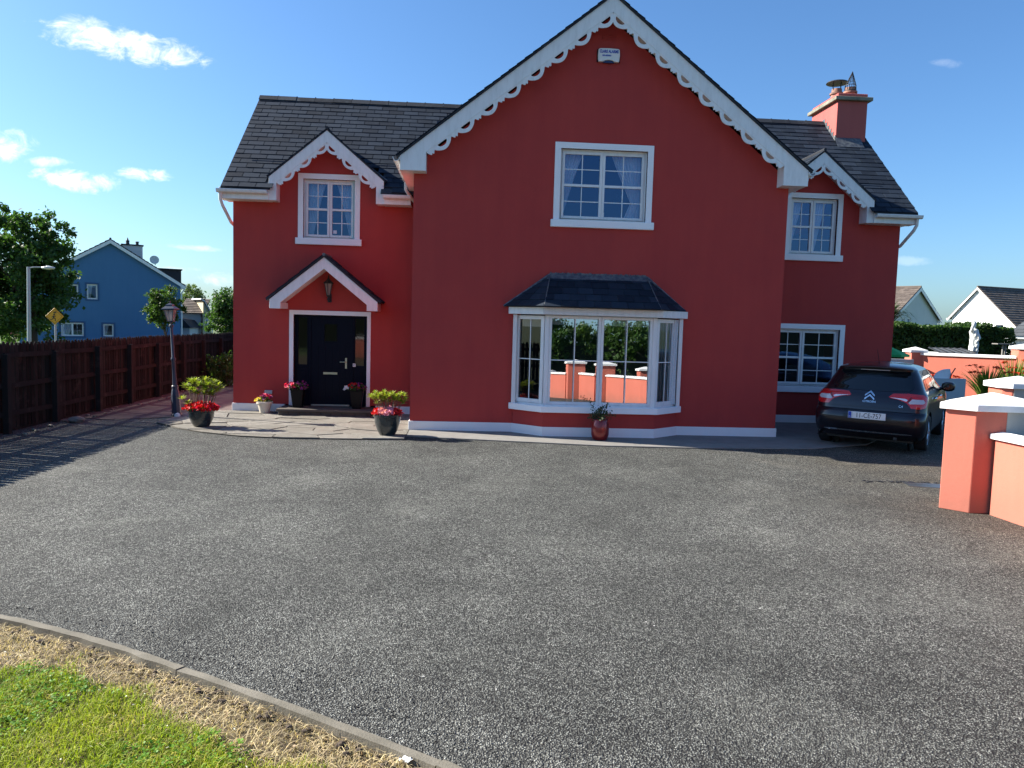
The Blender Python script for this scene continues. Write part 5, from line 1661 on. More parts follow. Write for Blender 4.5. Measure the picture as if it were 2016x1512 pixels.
def wall_run(p0, p1, h0, h1, label, th=.2, cap=.055, cw=.05, name='boundary_wall', group=None, m=None, steps=1):
    a, b = Vector(p0), Vector(p1); d = (b - a).normalized(); nn = Vector((d.y, -d.x))
    t = thing(name, (p0[0], p0[1], 0), label, 'wall', group)
    wb, cb = MB(), MB()
    for k in range(steps):
        q0, q1 = a.lerp(b, k / steps), a.lerp(b, (k + 1) / steps)
        z0 = h0 + (h1 - h0) * (k / steps if steps > 1 else 0); z1 = z0 if steps > 1 else h1
        o0, o1 = nn * th / 2, nn * (th / 2 + cw)
        f = [q0 + o0, q1 + o0, q1 - o0, q0 - o0]
        wb.add([(p.x, p.y, 0) for p in f] + [(f[0].x, f[0].y, z0), (f[1].x, f[1].y, z1), (f[2].x, f[2].y, z1), (f[3].x, f[3].y, z0)],
               [(0, 3, 2, 1), (4, 5, 6, 7), (0, 1, 5, 4), (1, 2, 6, 5), (2, 3, 7, 6), (3, 0, 4, 7)])
        e0, e1 = q0 - d * (.03 if steps > 1 or k == 0 else 0), q1 + d * (.03 if steps > 1 else 0)
        g_ = [e0 + o1, e1 + o1, e1 - o1, e0 - o1]
        zz = [z0, z1, z1, z0]
        cb.add([(p.x, p.y, z) for p, z in zip(g_, zz)] + [(p.x, p.y, z + cap) for p, z in zip(g_, zz)] + [(e0.x, e0.y, z0 + cap + .025), (e1.x, e1.y, z1 + cap + .025)],
               [(0, 3, 2, 1), (0, 1, 5, 4), (2, 3, 7, 6), (4, 5, 9, 8), (6, 7, 8, 9), (1, 2, 6, 9, 5), (3, 0, 4, 8, 7)])
    wb.build('wall', m or CW, t)
    cb.build('coping', M['cap'], t, bevel=.004)
    return t
# the sweep of low wall from the near pillar round behind the camera
wall_run((6.18, 8.22), (6.28, 6.2), .885, .885, 'low coral wall with white coping running from the nearest pillar out of frame')
G = 'boundary walls of the entrance'
wall_run((6.28, 6.2), (6.12, 1.5), .885, .93, 'coral boundary wall on the right, mirrored at the right edge of the bay', group=G)
wall_run((6.12, 1.5), (5.35, -.85), .93, .96, 'coral boundary wall mirrored in the right half of the bay window', group=G)
PG = 'pillars of the entrance behind the viewer'
capped_pillar([(4.95, -.85), (5.6, -.85), (5.6, -1.45), (4.95, -1.45)], 1.36, 'coral pillar mirrored just right of the bay window mullion', group=PG)
wall_run((5.0, -1.4), (4.6, -2.7), .97, 1.0, 'short coral wall between the two pillars mirrored in the bay', group=G)
capped_pillar([(4.05, -2.7), (4.75, -2.7), (4.75, -3.35), (4.05, -3.35)], 1.42, 'coral pillar mirrored left of the bay window mullion', group=PG)
wall_run((4.1, -3.2), (2.0, -6.4), .98, 1.28, 'stepped coral wall mirrored at the left of the bay window', group=G, steps=4)
wall_run((2.0, -6.4), (-6, -7.6), 1.0, 1.0, 'long coral wall along the road behind the viewer', group=G)
capped_pillar([(6.75, -1.7), (7.3, -1.7), (7.3, -2.3), (6.75, -2.3)], 1.2, 'coral pillar beyond the wall, mirrored at the right edge of the bay', group=PG)

# back garden wall
wall_run((14.4, 23.0), (16.12, 21.15), 1.42, 1.44, 'coral garden wall with white coping lit by the sun behind the car', cap=.06)
# low grey wall and upright slab behind the car
t = thing('grey_planter_wall', (12.9, 19.4, 0), 'low curved grey wall behind the dark car', 'wall')
mb = MB(); pts = [(11.2 + .36 * k, 18.6 + .14 * k * (1 - k * .02)) for k in range(7)]
for i in range(6):
    a, b = pts[i], pts[i + 1]
    mb.xy([[a, b, (b[0] - .04, b[1] + .2), (a[0] - .04, a[1] + .2)]], 0, .93 - .004 * i)
mb.build('wall', M['greyrender'], t)
mb = MB(); ar = [(12.45, .88)] + [(12.45 + .42 - .42 * math.cos(math.pi / 2 * q / 8), .9 + .27 * math.sin(math.pi / 2 * q / 8)) for q in range(9)] + [(12.90, 1.05), (12.86, .88)]
mb.xz([ar], 19.3, 19.36); mb.build('upright_slab', M['wpaint'], t)
MB().tube([(12.87, 19.28, .88), (12.90, 19.28, 1.03), (13.0, 19.28, 1.20)], .016, 6).build('edge_strip', M['browntile'], t)

# strap-leaved plants with orange flowers
def strap_clump(name, c, h, spread, n, m, label, seed, cat='plant', flower=0, width=.035, z0=0.0, group=None, droop=1.0):
    r = random.Random(seed)
    t = thing(name, c, label, cat, group)
    mb = MB()
    for k in range(n):
        a = r.uniform(0, 6.283); L = h * r.uniform(.65, 1.1); s_ = spread * r.uniform(.25, 1.0)
        d = Vector((math.cos(a), math.sin(a), 0)); sd = Vector((-d.y, d.x, 0)); w_ = width * r.uniform(.7, 1.2)
        base = Vector(c) + Vector((0, 0, z0)) + d * r.uniform(0, .10)
        prev = None
        vs = []
        for q in range(6):
            u = q / 5
            p = base + d * s_ * u ** 1.4 + Vector((0, 0, L * (u - .32 * droop * (s_ / spread) * u ** 3)))
            ww = w_ * (1 - u ** 2.2) * .5 + .001
            vs += [p + sd * ww, p - sd * ww]
        mb.add(vs, [(2 * i, 2 * i + 1, 2 * i + 3, 2 * i + 2) for i in range(5)])
    mb.build('leaves', m, t, fix=False)
    if flower:
        st = MB(); C = []
        for k in range(flower):
            a = r.uniform(2.2, 4.4) if k % 2 else r.uniform(-.6, 1.2); q = spread * r.uniform(.6, 1.15)
            p0 = Vector(c) + Vector((0, 0, z0)); p1 = p0 + Vector((math.cos(a) * q * .6, math.sin(a) * .1, h * r.uniform(.72, .88))); p2 = p1 + Vector((math.cos(a) * q * .55, 0, -.02))
            st.tube([p0, p0.lerp(p1, .6) + Vector((0, 0, .06)), p1, p2], [.006, .005, .004, .003], 4)
            for e_ in range(7): C.append(tuple(p1.lerp(p2, e_ / 6) + Vector((0, 0, r.uniform(0, .03)))))
        st.build('flower_stems', M['leaf_blade'], t)
        flowers('flowers', M['p_orange'], np.array(C), .075, t, seed=seed)
    return t
strap_clump('strap_leaved_plant', (14.45, 20.0, 0), 1.25, 1.0, 230, M['leaf_blade'], 'arching green strap leaved plant with orange flowers before the coral wall', 2, flower=9, width=.04, z0=.15)
strap_clump('strap_leaved_plant', (15.45, 20.35, 0), 1.42, .62, 150, M['leaf_blade'], 'taller spiky green plant at the right end of the coral wall', 4, flower=3, width=.045, z0=.15, droop=.6)
strap_clump('orange_flower_clump', (13.75, 20.9, 0), .75, .45, 60, M['leaf_mid'], 'low clump of orange flowers at the foot of the coral wall', 6, flower=12, width=.03, z0=.25)
tag(MB().xy([[(13.2, 19.9), (16.2, 19.6), (16.3, 20.8), (14.4, 22.6), (13.2, 22.4)]], 0.001, .22).build('flower_bed', M['soil']), kind='structure')
# palm behind the house corner
strap_clump('cordyline_palm', (11.95, 20.9, 0), 1.15, .80, 170, M['leaf_mid'], 'spiky palm like tree peeping out behind the right corner of the red house', 8, cat='palm', width=.05, z0=2.2, droop=2.4)
palm = [o for o in bpy.data.objects if o.name.startswith('cordyline_palm')][0]
MB().tube([(11.95, 20.9, 0), (11.97, 20.9, 1.2), (11.95, 20.9, 2.3)], [.09, .07, .06], 8).build('trunk', M['bark'], palm)

# green parasol behind the house corner
t = thing('garden_parasol', (11.55, 20.2, 0), 'small green garden parasol behind the right corner of the red house', 'parasol')
mb = MB(); n = 8
ring = [(11.55 + .62 * math.cos(2 * math.pi * k / n + .2), 20.2 + .62 * math.sin(2 * math.pi * k / n + .2)) for k in range(n)]
vs = [(x, y, 1.50 + (.0 if k % 2 else .0)) for k, (x, y) in enumerate(ring)] + [(11.55, 20.2, 1.76)] + [(x, y, 1.44) for x, y in ring]
mb.add(vs, [(k, (k + 1) % n, n) for k in range(n)] + [(k, k + n + 1, (k + 1) % n + n + 1, (k + 1) % n) for k in range(n)])
mb.build('canopy', mat('green_canvas', (.02, .40, .10), .7), t, fix=False)
MB().tube([(11.55, 20.2, 0), (11.55, 20.2, 1.78)], .022, 8).build('pole', M['iron'], t)
tag(MB().box(12.0, 14.0, 22.8, 22.95, 0, 1.28).build('block_wall', M['greyrender']), 'plain grey block wall beside the coral pillar, in shade', 'wall')

# statue on a rocky plinth behind the back wall
t = thing('garden_statue', (17.08, 24.5, 0), 'weathered white stone statue of a robed figure above the coral wall', 'statue')
MB().lathe([(.30, 0), (.30, .5), (.24, .6), (.26, 1.2)], (17.08, 24.5, 0), 12).build('pedestal', M['mossy'], t)
bm = bmesh.new()
prof = [(.24, 1.2), (.26, 1.3), (.22, 1.42), (.20, 1.55), (.21, 1.7), (.19, 1.85), (.17, 1.98), (.20, 2.08), (.21, 2.2), (.15, 2.29), (.07, 2.33), (.065, 2.37), (.10, 2.43), (.105, 2.5), (.08, 2.56), (.01, 2.6)]
P2 = []
for i in range(len(prof) - 1):
    for q in range(3):
        u = q / 3; P2.append((prof[i][0] * (1 - u) + prof[i + 1][0] * u, prof[i][1] * (1 - u) + prof[i + 1][1] * u))
P2.append(prof[-1])
mb = MB().lathe(P2, (0, 0, 0), 28)
vv = []
for (x, y, z) in mb.v:
    a = math.atan2(y, x); amp = .12 if z < 2.3 else .03
    f = 1 + amp * math.sin(a * 6 + z * 2.2) * (1 if z < 1.95 else .5) + .35 * noise.noise(Vector((x * 7, y * 7, z * 5))) * (1 if z < 2.3 else .4)
    lean = .05 * math.sin((z - 1.2) * 2.2)
    vv.append((17.04 + x * f * .66 + lean, 24.5 + y * f * .6, z))
mb.v = vv
mb.build('figure', M['pale'], t, smooth=2)
mb = MB(); mb.tube([(17.12, 24.42, 2.18), (17.18, 24.36, 2.0), (17.11, 24.32, 1.92)], [.06, .05, .035], 8); mb.tube([(16.96, 24.44, 2.2), (16.92, 24.38, 2.35), (16.98, 24.38, 2.52)], [.055, .045, .03], 8)
for k in range(14):
    rock(mb, (16.98 + random.uniform(-.10, .16), 24.38 + random.uniform(-.06, .06), random.uniform(1.3, 2.1)), random.uniform(.035, .065), k + 60, 1.3)
mb.build('drapery', M['pale'], t, smooth=2)
# glazed cold frame and bird table behind the wall
t = thing('cold_frame', (16.0, 24.0, 0), 'low glazed frame with dark bars behind the coral wall', 'cold frame')
MB().xz([[(15.5, 0), (16.75, 0), (16.75, 1.50), (15.5, 1.50)]], 23.9, 24.6).build('box', M['greyrender'], t)
MB().add([(15.45, 23.85, 1.50), (16.8, 23.85, 1.50), (16.7, 24.6, 1.64), (15.55, 24.6, 1.64)], [(0, 1, 2, 3)]).build('glazing', M['greytile'], t, fix=False)
mb = MB()
for k in range(6): mb.tube([(15.5 + .25 * k, 23.85, 1.515), (15.6 + .22 * k, 24.6, 1.655)], .018, 4)
mb.build('bars', M['black'], t)
t = thing('bird_table', (18.52, 25, 0), 'small wooden table beside the white garage', 'bird table')
MB().box(18.2, 18.85, 24.85, 25.15, 1.81, 1.84).build('tray', M['concrete'], t)
mb = MB(); mb.box(18.46, 18.49, 24.95, 25, 0, 1.81); mb.box(18.56, 18.59, 24.95, 25, 0, 1.81); mb.build('leg', M['concrete'], t)
# garage
t = thing('white_garage', (22.0, 29.7, 0), 'white garage with grey hipped slate roof at the right edge', 'garage')
gm_ = tmx(22.02, 29.7, R(-36))
mb = MB(gm_); mb.xz([[(.3, -.2), (4.0, -.2), (4.0, 2.0), (.3, 2.0)], list(reversed(rect(.72, 3.2, -.1, 1.88)))], .3, .5); mb.box(.3, .5, .5, 4.3, -.2, 2.0); mb.box(3.8, 4.0, .5, 4.3, -.2, 2.0)
mb.build('wall', M['whiteR'], t)
MB(gm_).box(.66, 3.26, .42, .46, -.2, 1.94).build('garage_door', M['cap'], t)
MB(gm_).box(.02, 4.28, .02, 4.5, 2.0, 2.12).build('fascia', M['cap'], t, bevel=.01)
mb = MB(gm_); e4 = [(0, 0, 2.12), (4.3, 0, 2.12), (4.3, 4.5, 2.12), (0, 4.5, 2.12)]; a4, b4 = (2.15, 2.2, 4.1), (2.15, 2.3, 4.1)
mb.add(e4 + [a4, b4], [(0, 1, 4), (1, 2, 5, 4), (2, 3, 5), (3, 0, 4, 5)]); ro = mb.build('roof', M['greytile'], t)
mb = MB(gm_); slates_on(mb, e4[0], e4[1], a4, a4, 14, .3); slates_on(mb, e4[3], e4[0], a4, b4, 14, .3); mb.build('slates', M['greytile'], ro, fix=False)

# drain cover by the near pillar
t = thing('drain_grating', (6.3, 9.8, 0), 'grey metal drain grating in the asphalt beside the nearest pillar', 'drain')
mx = tmx(6.30, 9.78, R(-12))
mb = MB(mx)
mb.box(-.26, .34, -.13, -.11, .001, .008); mb.box(-.26, .34, .11, .13, .001, .008)
for k in range(24): mb.box(-.25 + .025 * k, -.237 + .025 * k, -.11, .11, .001, .007)
mb.build('grate', M['metal'], t)
MB(mx).box(-.25, .33, -.11, .11, .0005, .003).build('sump', M['black'], t)
mb = MB(); random.seed(8)
for k in range(60): rock(mb, (6.05 + random.gauss(0, .28), 9.98 + random.gauss(0, .03), .006), random.uniform(.01, .024), k, .4)
tag(mb.build('gravel_patch', M['iron']), 'dark loose gravel along the drain grating', 'gravel', kind='stuff')

# dining chairs seen through the lower right window
def dining_chair(c, rz, label):
    t = thing('dining_chair', c, label, 'chair', 'chairs inside behind the lower right window', rotz=rz, local=True)
    MB().box(-.21, .21, -.21, .21, .55, .60).build('seat', M['black'], t, bevel=.01)
    bb = MB(); bb.xz([[(-.2, .72), (-.2, 1.2), (-.15, 1.28), (.15, 1.28), (.2, 1.2), (.2, .72)]], -.21, -.18); bb.build('backrest', M['iron'], t, bevel=.01)
    for x in (-.19, .19):
        for y in (-.19, .19): MB().box(x - .018, x + .018, y - .018, y + .018, .2, .55 if y > 0 else .72).build('leg', M['iron'], t)
    return t
dining_chair((7.05, 17.25, 0), .2, 'dark dining chair behind the middle of the lower right window')
dining_chair((7.62, 17.3, 0), -.1, 'dark dining chair behind the right part of the lower right window')
dining_chair((8.1, 17.5, 0), -.4, 'dark dining chair nearest the right jamb of the lower window')

# ================================================================== THE CAR
CARH = 38.0
car = thing('parked_car', (6.96, 12.60, .02), 'dark aubergine hatchback parked beside the house, seen from behind', 'car', rotz=R(-CARH), local=True)
PAINT = mat('aubergine_car_paint', (.009, .006, .011), .3, .3, coat=.7)
def outline(yr, yf, w, rr=.34, ry=.22, bul=.06, fr_=.45, fy=.45):
    w_ = w
    pts = []
    for i in range(7):
        x = (w_ - rr) * i / 6; pts.append((x, yr + bul * (x / w_) ** 2))
    y0 = yr + bul * ((w_ - rr) / w_) ** 2
    for i in range(1, 8):
        a = math.pi / 2 * i / 7; pts.append((w_ - rr + rr * math.sin(a), y0 + ry - ry * math.cos(a)))
    ya, yb = y0 + ry, yf - fy
    for i in range(1, 18): pts.append((w_, ya + (yb - ya) * i / 18))
    for i in range(0, 7):
        a = math.pi / 2 * i / 6; pts.append((w_ - fr_ + fr_ * math.cos(a), yb + fy * math.sin(a)))
    for i in range(1, 5): pts.append(((w_ - fr_) * (1 - i / 4), yf + .02 * (i / 4)))
    return pts
SLC = [(.19, .26, 4.10, .76, .25), (.22, .12, 4.24, .83, .3), (.30, .06, 4.30, .875, .34), (.42, .02, 4.33, .893, .34), (.54, .0, 4.32, .895, .34), (.63, .01, 4.30, .893, .34), (.675, .05, 4.27, .890, .34),
       (.70, .105, 4.24, .888, .33), (.80, .125, 4.14, .888, .32), (.90, .155, 3.95, .880, .31), (.965, .20, 3.62, .868, .30), (1.00, .25, 3.36, .848, .29), (1.03, .29, 3.24, .822, .28), (1.10, .36, 3.10, .788, .27),
       (1.20, .45, 2.90, .745, .26), (1.30, .55, 2.67, .700, .25), (1.37, .60, 2.50, .665, .24), (1.405, .585, 2.40, .645, .22), (1.43, .64, 2.28, .615, .21), (1.455, .82, 2.14, .56, .2), (1.475, 1.05, 2.0, .47, .18), (1.488, 1.3, 1.86, .33, .13), (1.492, 1.5, 1.75, .12, .05)]
vs, fs = [], []
loops = []
for (z, yr, yf, w_, rr) in SLC:
    L = yf - yr
    h = outline(yr, yf, w_, rr, min(.22, L * .2), .06, min(.45, w_ * .5), min(.45, L * .3))
    full = h + [(-x, y) for x, y in reversed(h[1:-1])]
    loops.append([(x, y, z + (.02 * (1 - (x / max(w_, .01)) ** 2) if z > 1.4 else 0)) for x, y in full])
n = len(loops[0])
mb = MB()
for lp_ in loops: mb.v += lp_
for i in range(len(loops) - 1):
    for k in range(n):
        j = (k + 1) % n
        mb.f.append((i * n + k, i * n + j, (i + 1) * n + j, (i + 1) * n + k))
mb.f.append(tuple(reversed(range(n)))); mb.f.append(tuple(range((len(loops) - 1) * n, len(loops) * n)))
body = mb.build('body', PAINT, car, smooth=2)
# cut wheel arches
cut = MB()
for y in (.77, 3.40):
    for s in (-1, 1):
        cc = [(y + .375 * math.cos(2 * math.pi * k / 40), .32 + .375 * math.sin(2 * math.pi * k / 40)) for k in range(40)]
        cut.yz([cc], s * .62, s * 1.1) if s > 0 else cut.yz([cc], -1.1, -.62)
co = cut.build('cut', PAINT)
co.parent = None
bo = bpy.data.objects.new('tmp', body.data); col.objects.link(bo)
md = bo.modifiers.new('b', 'BOOLEAN'); md.operation = 'DIFFERENCE'; md.object = co; md.solver = 'EXACT'
bpy.context.view_layer.update()
dg = bpy.context.evaluated_depsgraph_get()
me2 = bpy.data.meshes.new_from_object(bo.evaluated_get(dg))
bvh = BVHTree.FromPolygons([v.co for v in body.data.vertices], [tuple(p.vertices) for p in body.data.polygons])
if len(me2.polygons) > 500:
    me2.materials.clear(); me2.materials.append(PAINT)
    me2.shade_smooth()
    me2.set_sharp_from_angle(angle=R(38))
    body.data = me2
bpy.data.objects.remove(bo); bpy.data.objects.remove(co)

def patch(poly, m, name, parent, view='rear', off=.004, step=.05, side=1, holes=()):
    """shape drawn in elevation, laid onto the body surface"""
    loops_ = [poly] + list(holes)
    bm = bmesh.new()
    flat = [p for l in loops_ for p in l]
    tr = tessellate_polygon([[Vector((p[0], p[1], 0)) for p in l] for l in loops_])
    bv = [bm.verts.new((p[0], p[1], 0)) for p in flat]
    for t_ in tr:
        try: bm.faces.new([bv[i] for i in t_])
        except ValueError: pass
    xs_ = [p[0] for p in flat]; ys_ = [p[1] for p in flat]
    for ax, lo, hi in ((0, min(xs_), max(xs_)), (1, min(ys_), max(ys_))):
        v = lo + step
        while v < hi:
            co_ = (v, 0, 0) if ax == 0 else (0, v, 0); no = (1, 0, 0) if ax == 0 else (0, 1, 0)
            bmesh.ops.bisect_plane(bm, geom=bm.verts[:] + bm.edges[:] + bm.faces[:], plane_co=co_, plane_no=no)
            v += step
    for v in bm.verts:
        a, b = v.co.x, v.co.y
        if view == 'rear': o_, d_ = Vector((a, -3, b)), Vector((0, 1, 0))
        else: o_, d_ = Vector((side * 3, a, b)), Vector((-side, 0, 0))
        hit = bvh.ray_cast(o_, d_)
        p = hit[0] if hit[0] is not None else o_ + d_ * 3
        nn = hit[1] if hit[1] is not None else -d_
        if nn.dot(d_) > 0: nn = -nn
        v.co = p + nn * off
    bmesh.ops.recalc_face_normals(bm, faces=bm.faces)
    me = bpy.data.meshes.new(name); bm.to_mesh(me); bm.free()
    me.materials.append(m); me.shade_smooth()
    return link(name, me, parent)

CG = mat('black_car_glass', (.006, .008, .010), .03, spec=.7)
REDL = mat('red_tail_lens', (.62, .010, .012), .12, coat=1.0)
CLR = mat('clear_lens', (.55, .52, .54), .15, coat=1.0)
TRIM = mat('car_black_trim', (.008, .008, .009), .35)
# rear screen
patch([(-.60, 1.045), (-.30, 1.03), (0, 1.025), (.30, 1.03), (.60, 1.045), (.665, 1.10), (.60, 1.28), (.555, 1.375), (.3, 1.39), (0, 1.395), (-.3, 1.39), (-.555, 1.375), (-.60, 1.28), (-.665, 1.10)], CG, 'rear_window', car)
patch([(-.24, 1.383), (.24, 1.383), (.24, 1.393), (-.24, 1.393)], CLR, 'brake_light', car, off=.012)
# roof spoiler lip
mb = MB()
sp = [(-.60, .60), (-.5, .535), (-.2, .515), (0, .51), (.2, .515), (.5, .535), (.60, .60), (.55, .80), (-.55, .80)]
mb.xy([sp], 1.402, 1.424)
mb.v = [(x, y, z + .025 * (1 - (x / .6) ** 2)) for x, y, z in mb.v]
mb.build('spoiler', PAINT, car, bevel=.008, smooth=True)
# tail lamps
for s in (-1, 1):
    q = lambda pts: [(s * x, z) for x, z in pts] if s > 0 else [(s * x, z) for x, z in reversed(pts)]
    lampo = patch(q([(.30, .945), (.36, 1.0), (.60, 1.01), (.80, 1.0), (.868, .965), (.874, .86), (.86, .79), (.80, .765), (.66, .77), (.585, .86), (.46, .905), (.32, .925)]), REDL, 'tail_lamp', car, off=.006, step=.035)
    patch(q([(.315, .935), (.56, .925), (.60, .905), (.575, .885), (.48, .908)]), mat('white_lens', (.85, .83, .86), .1, coat=1.0), 'white_strip', lampo, off=.010, step=.035)
    patch(q([(.61, .865), (.66, .925), (.82, .92), (.845, .88), (.82, .85), (.63, .845)]), CLR, 'reversing_lens', lampo, off=.010, step=.035)
    patch(q([(.598, .87), (.612, .87), (.652, .955), (.642, .96)]), TRIM, 'lens_divider', lampo, off=.011, step=.03)
# shut lines of the tailgate and the bumper
patch([(-.62, .742), (.62, .742), (.62, .75), (-.62, .75)], TRIM, 'tailgate_gap', car, off=.002)
for s in (-1, 1):
    patch([(s * .62, .742), (s * .628, .742), (s * .70, .775), (s * .695, .782)] if s > 0 else [(s * .695, .782), (s * .70, .775), (s * .628, .742), (s * .62, .742)], TRIM, 'tailgate_gap', car, off=.002)
patch([(-.885, .672), (-.7, .668), (-.7, .676), (-.885, .68)], TRIM, 'bumper_gap', car, off=.003)
patch([(.70, .668), (.885, .672), (.885, .68), (.70, .676)], TRIM, 'bumper_gap', car, off=.003)
# number plate in its recess
patch([(-.36, .52), (.36, .52), (.42, .70), (-.42, .70)], TRIM, 'plate_recess', car, off=.002)
pl = MB().box(-.30, .30, -.022, -.008, .545, .665).build('number_plate', mat('plate_white', (.78, .78, .76), .35), car, bevel=.005)
MB().box(-.295, -.245, -.024, -.0215, .55, .66).build('blue_band', mat('plate_blue', (.01, .05, .40), .4), pl)
tx = lambda x, y, z: Matrix.Translation((x, y, z)) @ Matrix.Rotation(R(90), 4, 'X')
MB().box(-.235, -.232, -.0225, -.0219, .55, .66).build('plate_line', M['black'], pl)
text('11-CE-757', 'lettering', M['black'], pl, .118, tx(.028, -.0225, .603) @ Matrix.Diagonal((.80, 1.0, 1, 1)), .0008)
text('IRL', 'lettering', M['cap'], pl, .03, tx(-.27, -.0245, .575), .0005)
# chevrons and script
def chev(z):
    return [(-.078, z - .045), (-.078, z - .018), (0, z + .048), (.078, z - .018), (.078, z - .045), (0, z + .015)]
for z in (.975, .918):
    patch(chev(z), M['chrome'], 'badge', car, off=.012, step=.02)
def script(s_, x, z, size, name='lettering'):
    o = text(s_, name, M['chrome'], car, size, Matrix.Identity(4), .0)
    for v in o.data.vertices:
        hit = bvh.ray_cast(Vector((v.co.x + x, -3, v.co.y + z)), Vector((0, 1, 0)))
        v.co = (hit[0] if hit[0] is not None else Vector((v.co.x + x, 0, v.co.y + z))) - Vector((0, .006, 0))
    return o
script('CITROËN', 0, .845, .05); script('C4', .50, .795, .055)
# chrome strip on the bumper
patch([(-.70, .325), (-.6, .318), (0, .312), (.6, .318), (.70, .325), (.70, .335), (.6, .342), (0, .338), (-.6, .342), (-.70, .335)], M['chrome'], 'chrome_strip', car, off=.012, step=.05)
patch([(-.80, .20), (.80, .20), (.78, .28), (-.78, .28)], TRIM, 'rear_valance', car, off=.003)
# side glass
for s in (-1, 1):
    rev = (lambda p: p) if s > 0 else (lambda p: list(reversed(p)))
    patch(rev([(.78, 1.075), (1.03, 1.055), (1.12, 1.30), (1.0, 1.28), (.86, 1.18)]), CG, 'quarter_window', car, 'side', side=s)
    patch(rev([(1.09, 1.052), (1.86, 1.03), (1.84, 1.385), (1.5, 1.385), (1.18, 1.335)]), CG, 'side_window', car, 'side', side=s)
    patch(rev([(1.94, 1.028), (3.0, 1.015), (2.62, 1.26), (2.36, 1.36), (1.92, 1.385)]), CG, 'side_window', car, 'side', side=s)
    patch(rev([(.72, 1.05), (1.0, 1.035), (1.9, 1.012), (3.05, .995), (3.05, 1.006), (1.9, 1.026), (1.0, 1.050), (.74, 1.066)]), M['chrome'], 'window_strip', car, 'side', side=s, off=.007)
    for y in (1.0, 1.9, 2.98):
        patch(rev([(y, .40), (y + .008, .40), (y + (.05 if y < 1.5 else .0), 1.0), (y - .008 + (.05 if y < 1.5 else 0), 1.0)]), TRIM, 'door_gap', car, 'side', side=s, off=.002)
    for y in (1.38, 2.25):
        hb = MB(); hb.tube([(s * .888, y, .885), (s * .912, y + .03, .89), (s * .912, y + .17, .895), (s * .888, y + .2, .895)], .012, 8); hb.build('door_handle', M['chrome'], car, smooth=True)
    # mirror
    mb = MB(); mb.lathe([(.01, -.12), (.06, -.11), (.095, -.07), (.105, 0), (.095, .07), (.06, .10), (.01, .11)], (0, 0, 0), 20)
    mb.v = [(s * (.99 + x * 1.15), 2.70 + y * .75 + .02 * z, 1.045 + z * .82) for x, y, z in mb.v]
    mi = mb.build('wing_mirror', PAINT, car, smooth=True)
    MB().tube([(s * .83, 2.75, .99), (s * .92, 2.73, 1.0)], .03, 8).build('mirror_arm', TRIM, mi)
    gm = MB(); gm.lathe([(.085, 0), (.08, .006)], (0, 0, 0), 20); gm.v = [(s * (.99 + x * 1.1), 2.625 - z * .1, 1.045 + y * .8) for x, y, z in gm.v]; gm.build('mirror_glass', CG, mi)
    patch(rev([(3.86, .74), (4.02, .72), (3.95, .80), (3.7, .82)]), CLR, 'headlight', car, 'side', side=s)
    # wheels
    for y in (.77, 3.40):
        wx = s * .79
        tm = Matrix.Translation((wx, y, .315)) @ Matrix.Rotation(R(90) * s, 4, 'Y')
        tb = MB(tm); tb.lathe([(.20, -.10), (.285, -.105), (.312, -.085), (.318, -.05), (.318, .05), (.312, .085), (.285, .105), (.225, .10), (.215, .07), (.20, .05)], (0, 0, 0), 40)
        whl = tb.build('wheel', mat('tyre_rubber', (.015, .015, .016), .8), car, smooth=True)
        rb = MB(tm); rb.lathe([(.216, .04), (.222, .085), (.214, .092), (.205, .075), (.20, .03)], (0, 0, 0), 40)
        for k in range(7):
            a = 2 * math.pi * k / 7
            rb.tube([(.03 * math.cos(a), .03 * math.sin(a), .075), (.12 * math.cos(a + .06), .12 * math.sin(a + .06), .08), (.207 * math.cos(a), .207 * math.sin(a), .07)], [.026, .019, .017], 6)
        rb.lathe([(.05, .06), (.05, .088), (.04, .092)], (0, 0, 0), 16)
        rb.build('rim', mat('alloy_rim', (.42, .42, .43), .3, .9), whl, smooth=True)
        MB(tm).lathe([(.19, -.02), (.19, .0)], (0, 0, 0), 24).build('brake_disc', M['iron'], whl)
        ab = MB(); cc = [(y + .36 * math.cos(2 * math.pi * k / 32), .32 + .36 * math.sin(2 * math.pi * k / 32)) for k in range(32)]
        ab.yz([cc], s * .60, s * .63) if s > 0 else ab.yz([cc], -.63, -.60)
        ab.build('wheel_arch', TRIM, car)
MB().tube([(0, .98, 1.47), (-.02, .78, 1.75)], [.006, .003], 6).build('aerial', M['black'], car)
MB().box(-.7, .7, .35, 4.0, .15, .20).build('underbody', TRIM, car)
MB().tube([(.45, .10, .24), (.45, .45, .24)], .03, 10).build('exhaust', M['iron'], car)

# ================================================================== LAWN IN THE FOREGROUND
def lawn_mask(x, y):
    """distance inside the lawn from the kerb (numpy), negative outside"""
    kx = np.array([p[0] for p in KC]); ky = np.array([p[1] for p in KC])
    o = np.argsort(kx[:56]); ky_at = np.interp(x, kx[:56][o], ky[:56][o])
    sl_ = np.interp(x, kx[:55], np.abs(np.diff(ky)[:55] / np.maximum(np.diff(kx)[:55], 1e-3)))
    return (ky_at - y) / np.sqrt(1 + sl_ ** 2) - .055

def nz(x, y, s, seed):
    """cheap value noise"""
    r = np.random.default_rng(seed); g = r.uniform(size=(64, 64))
    u, v = x * s % 63, y * s % 63
    i, j = u.astype(int), v.astype(int); fu, fv = u - i, v - j
    fu, fv = fu * fu * (3 - 2 * fu), fv * fv * (3 - 2 * fv)
    i2, j2 = (i + 1) % 64, (j + 1) % 64
    return g[i, j] * (1 - fu) * (1 - fv) + g[i2, j] * fu * (1 - fv) + g[i, j2] * (1 - fu) * fv + g[i2, j2] * fu * fv

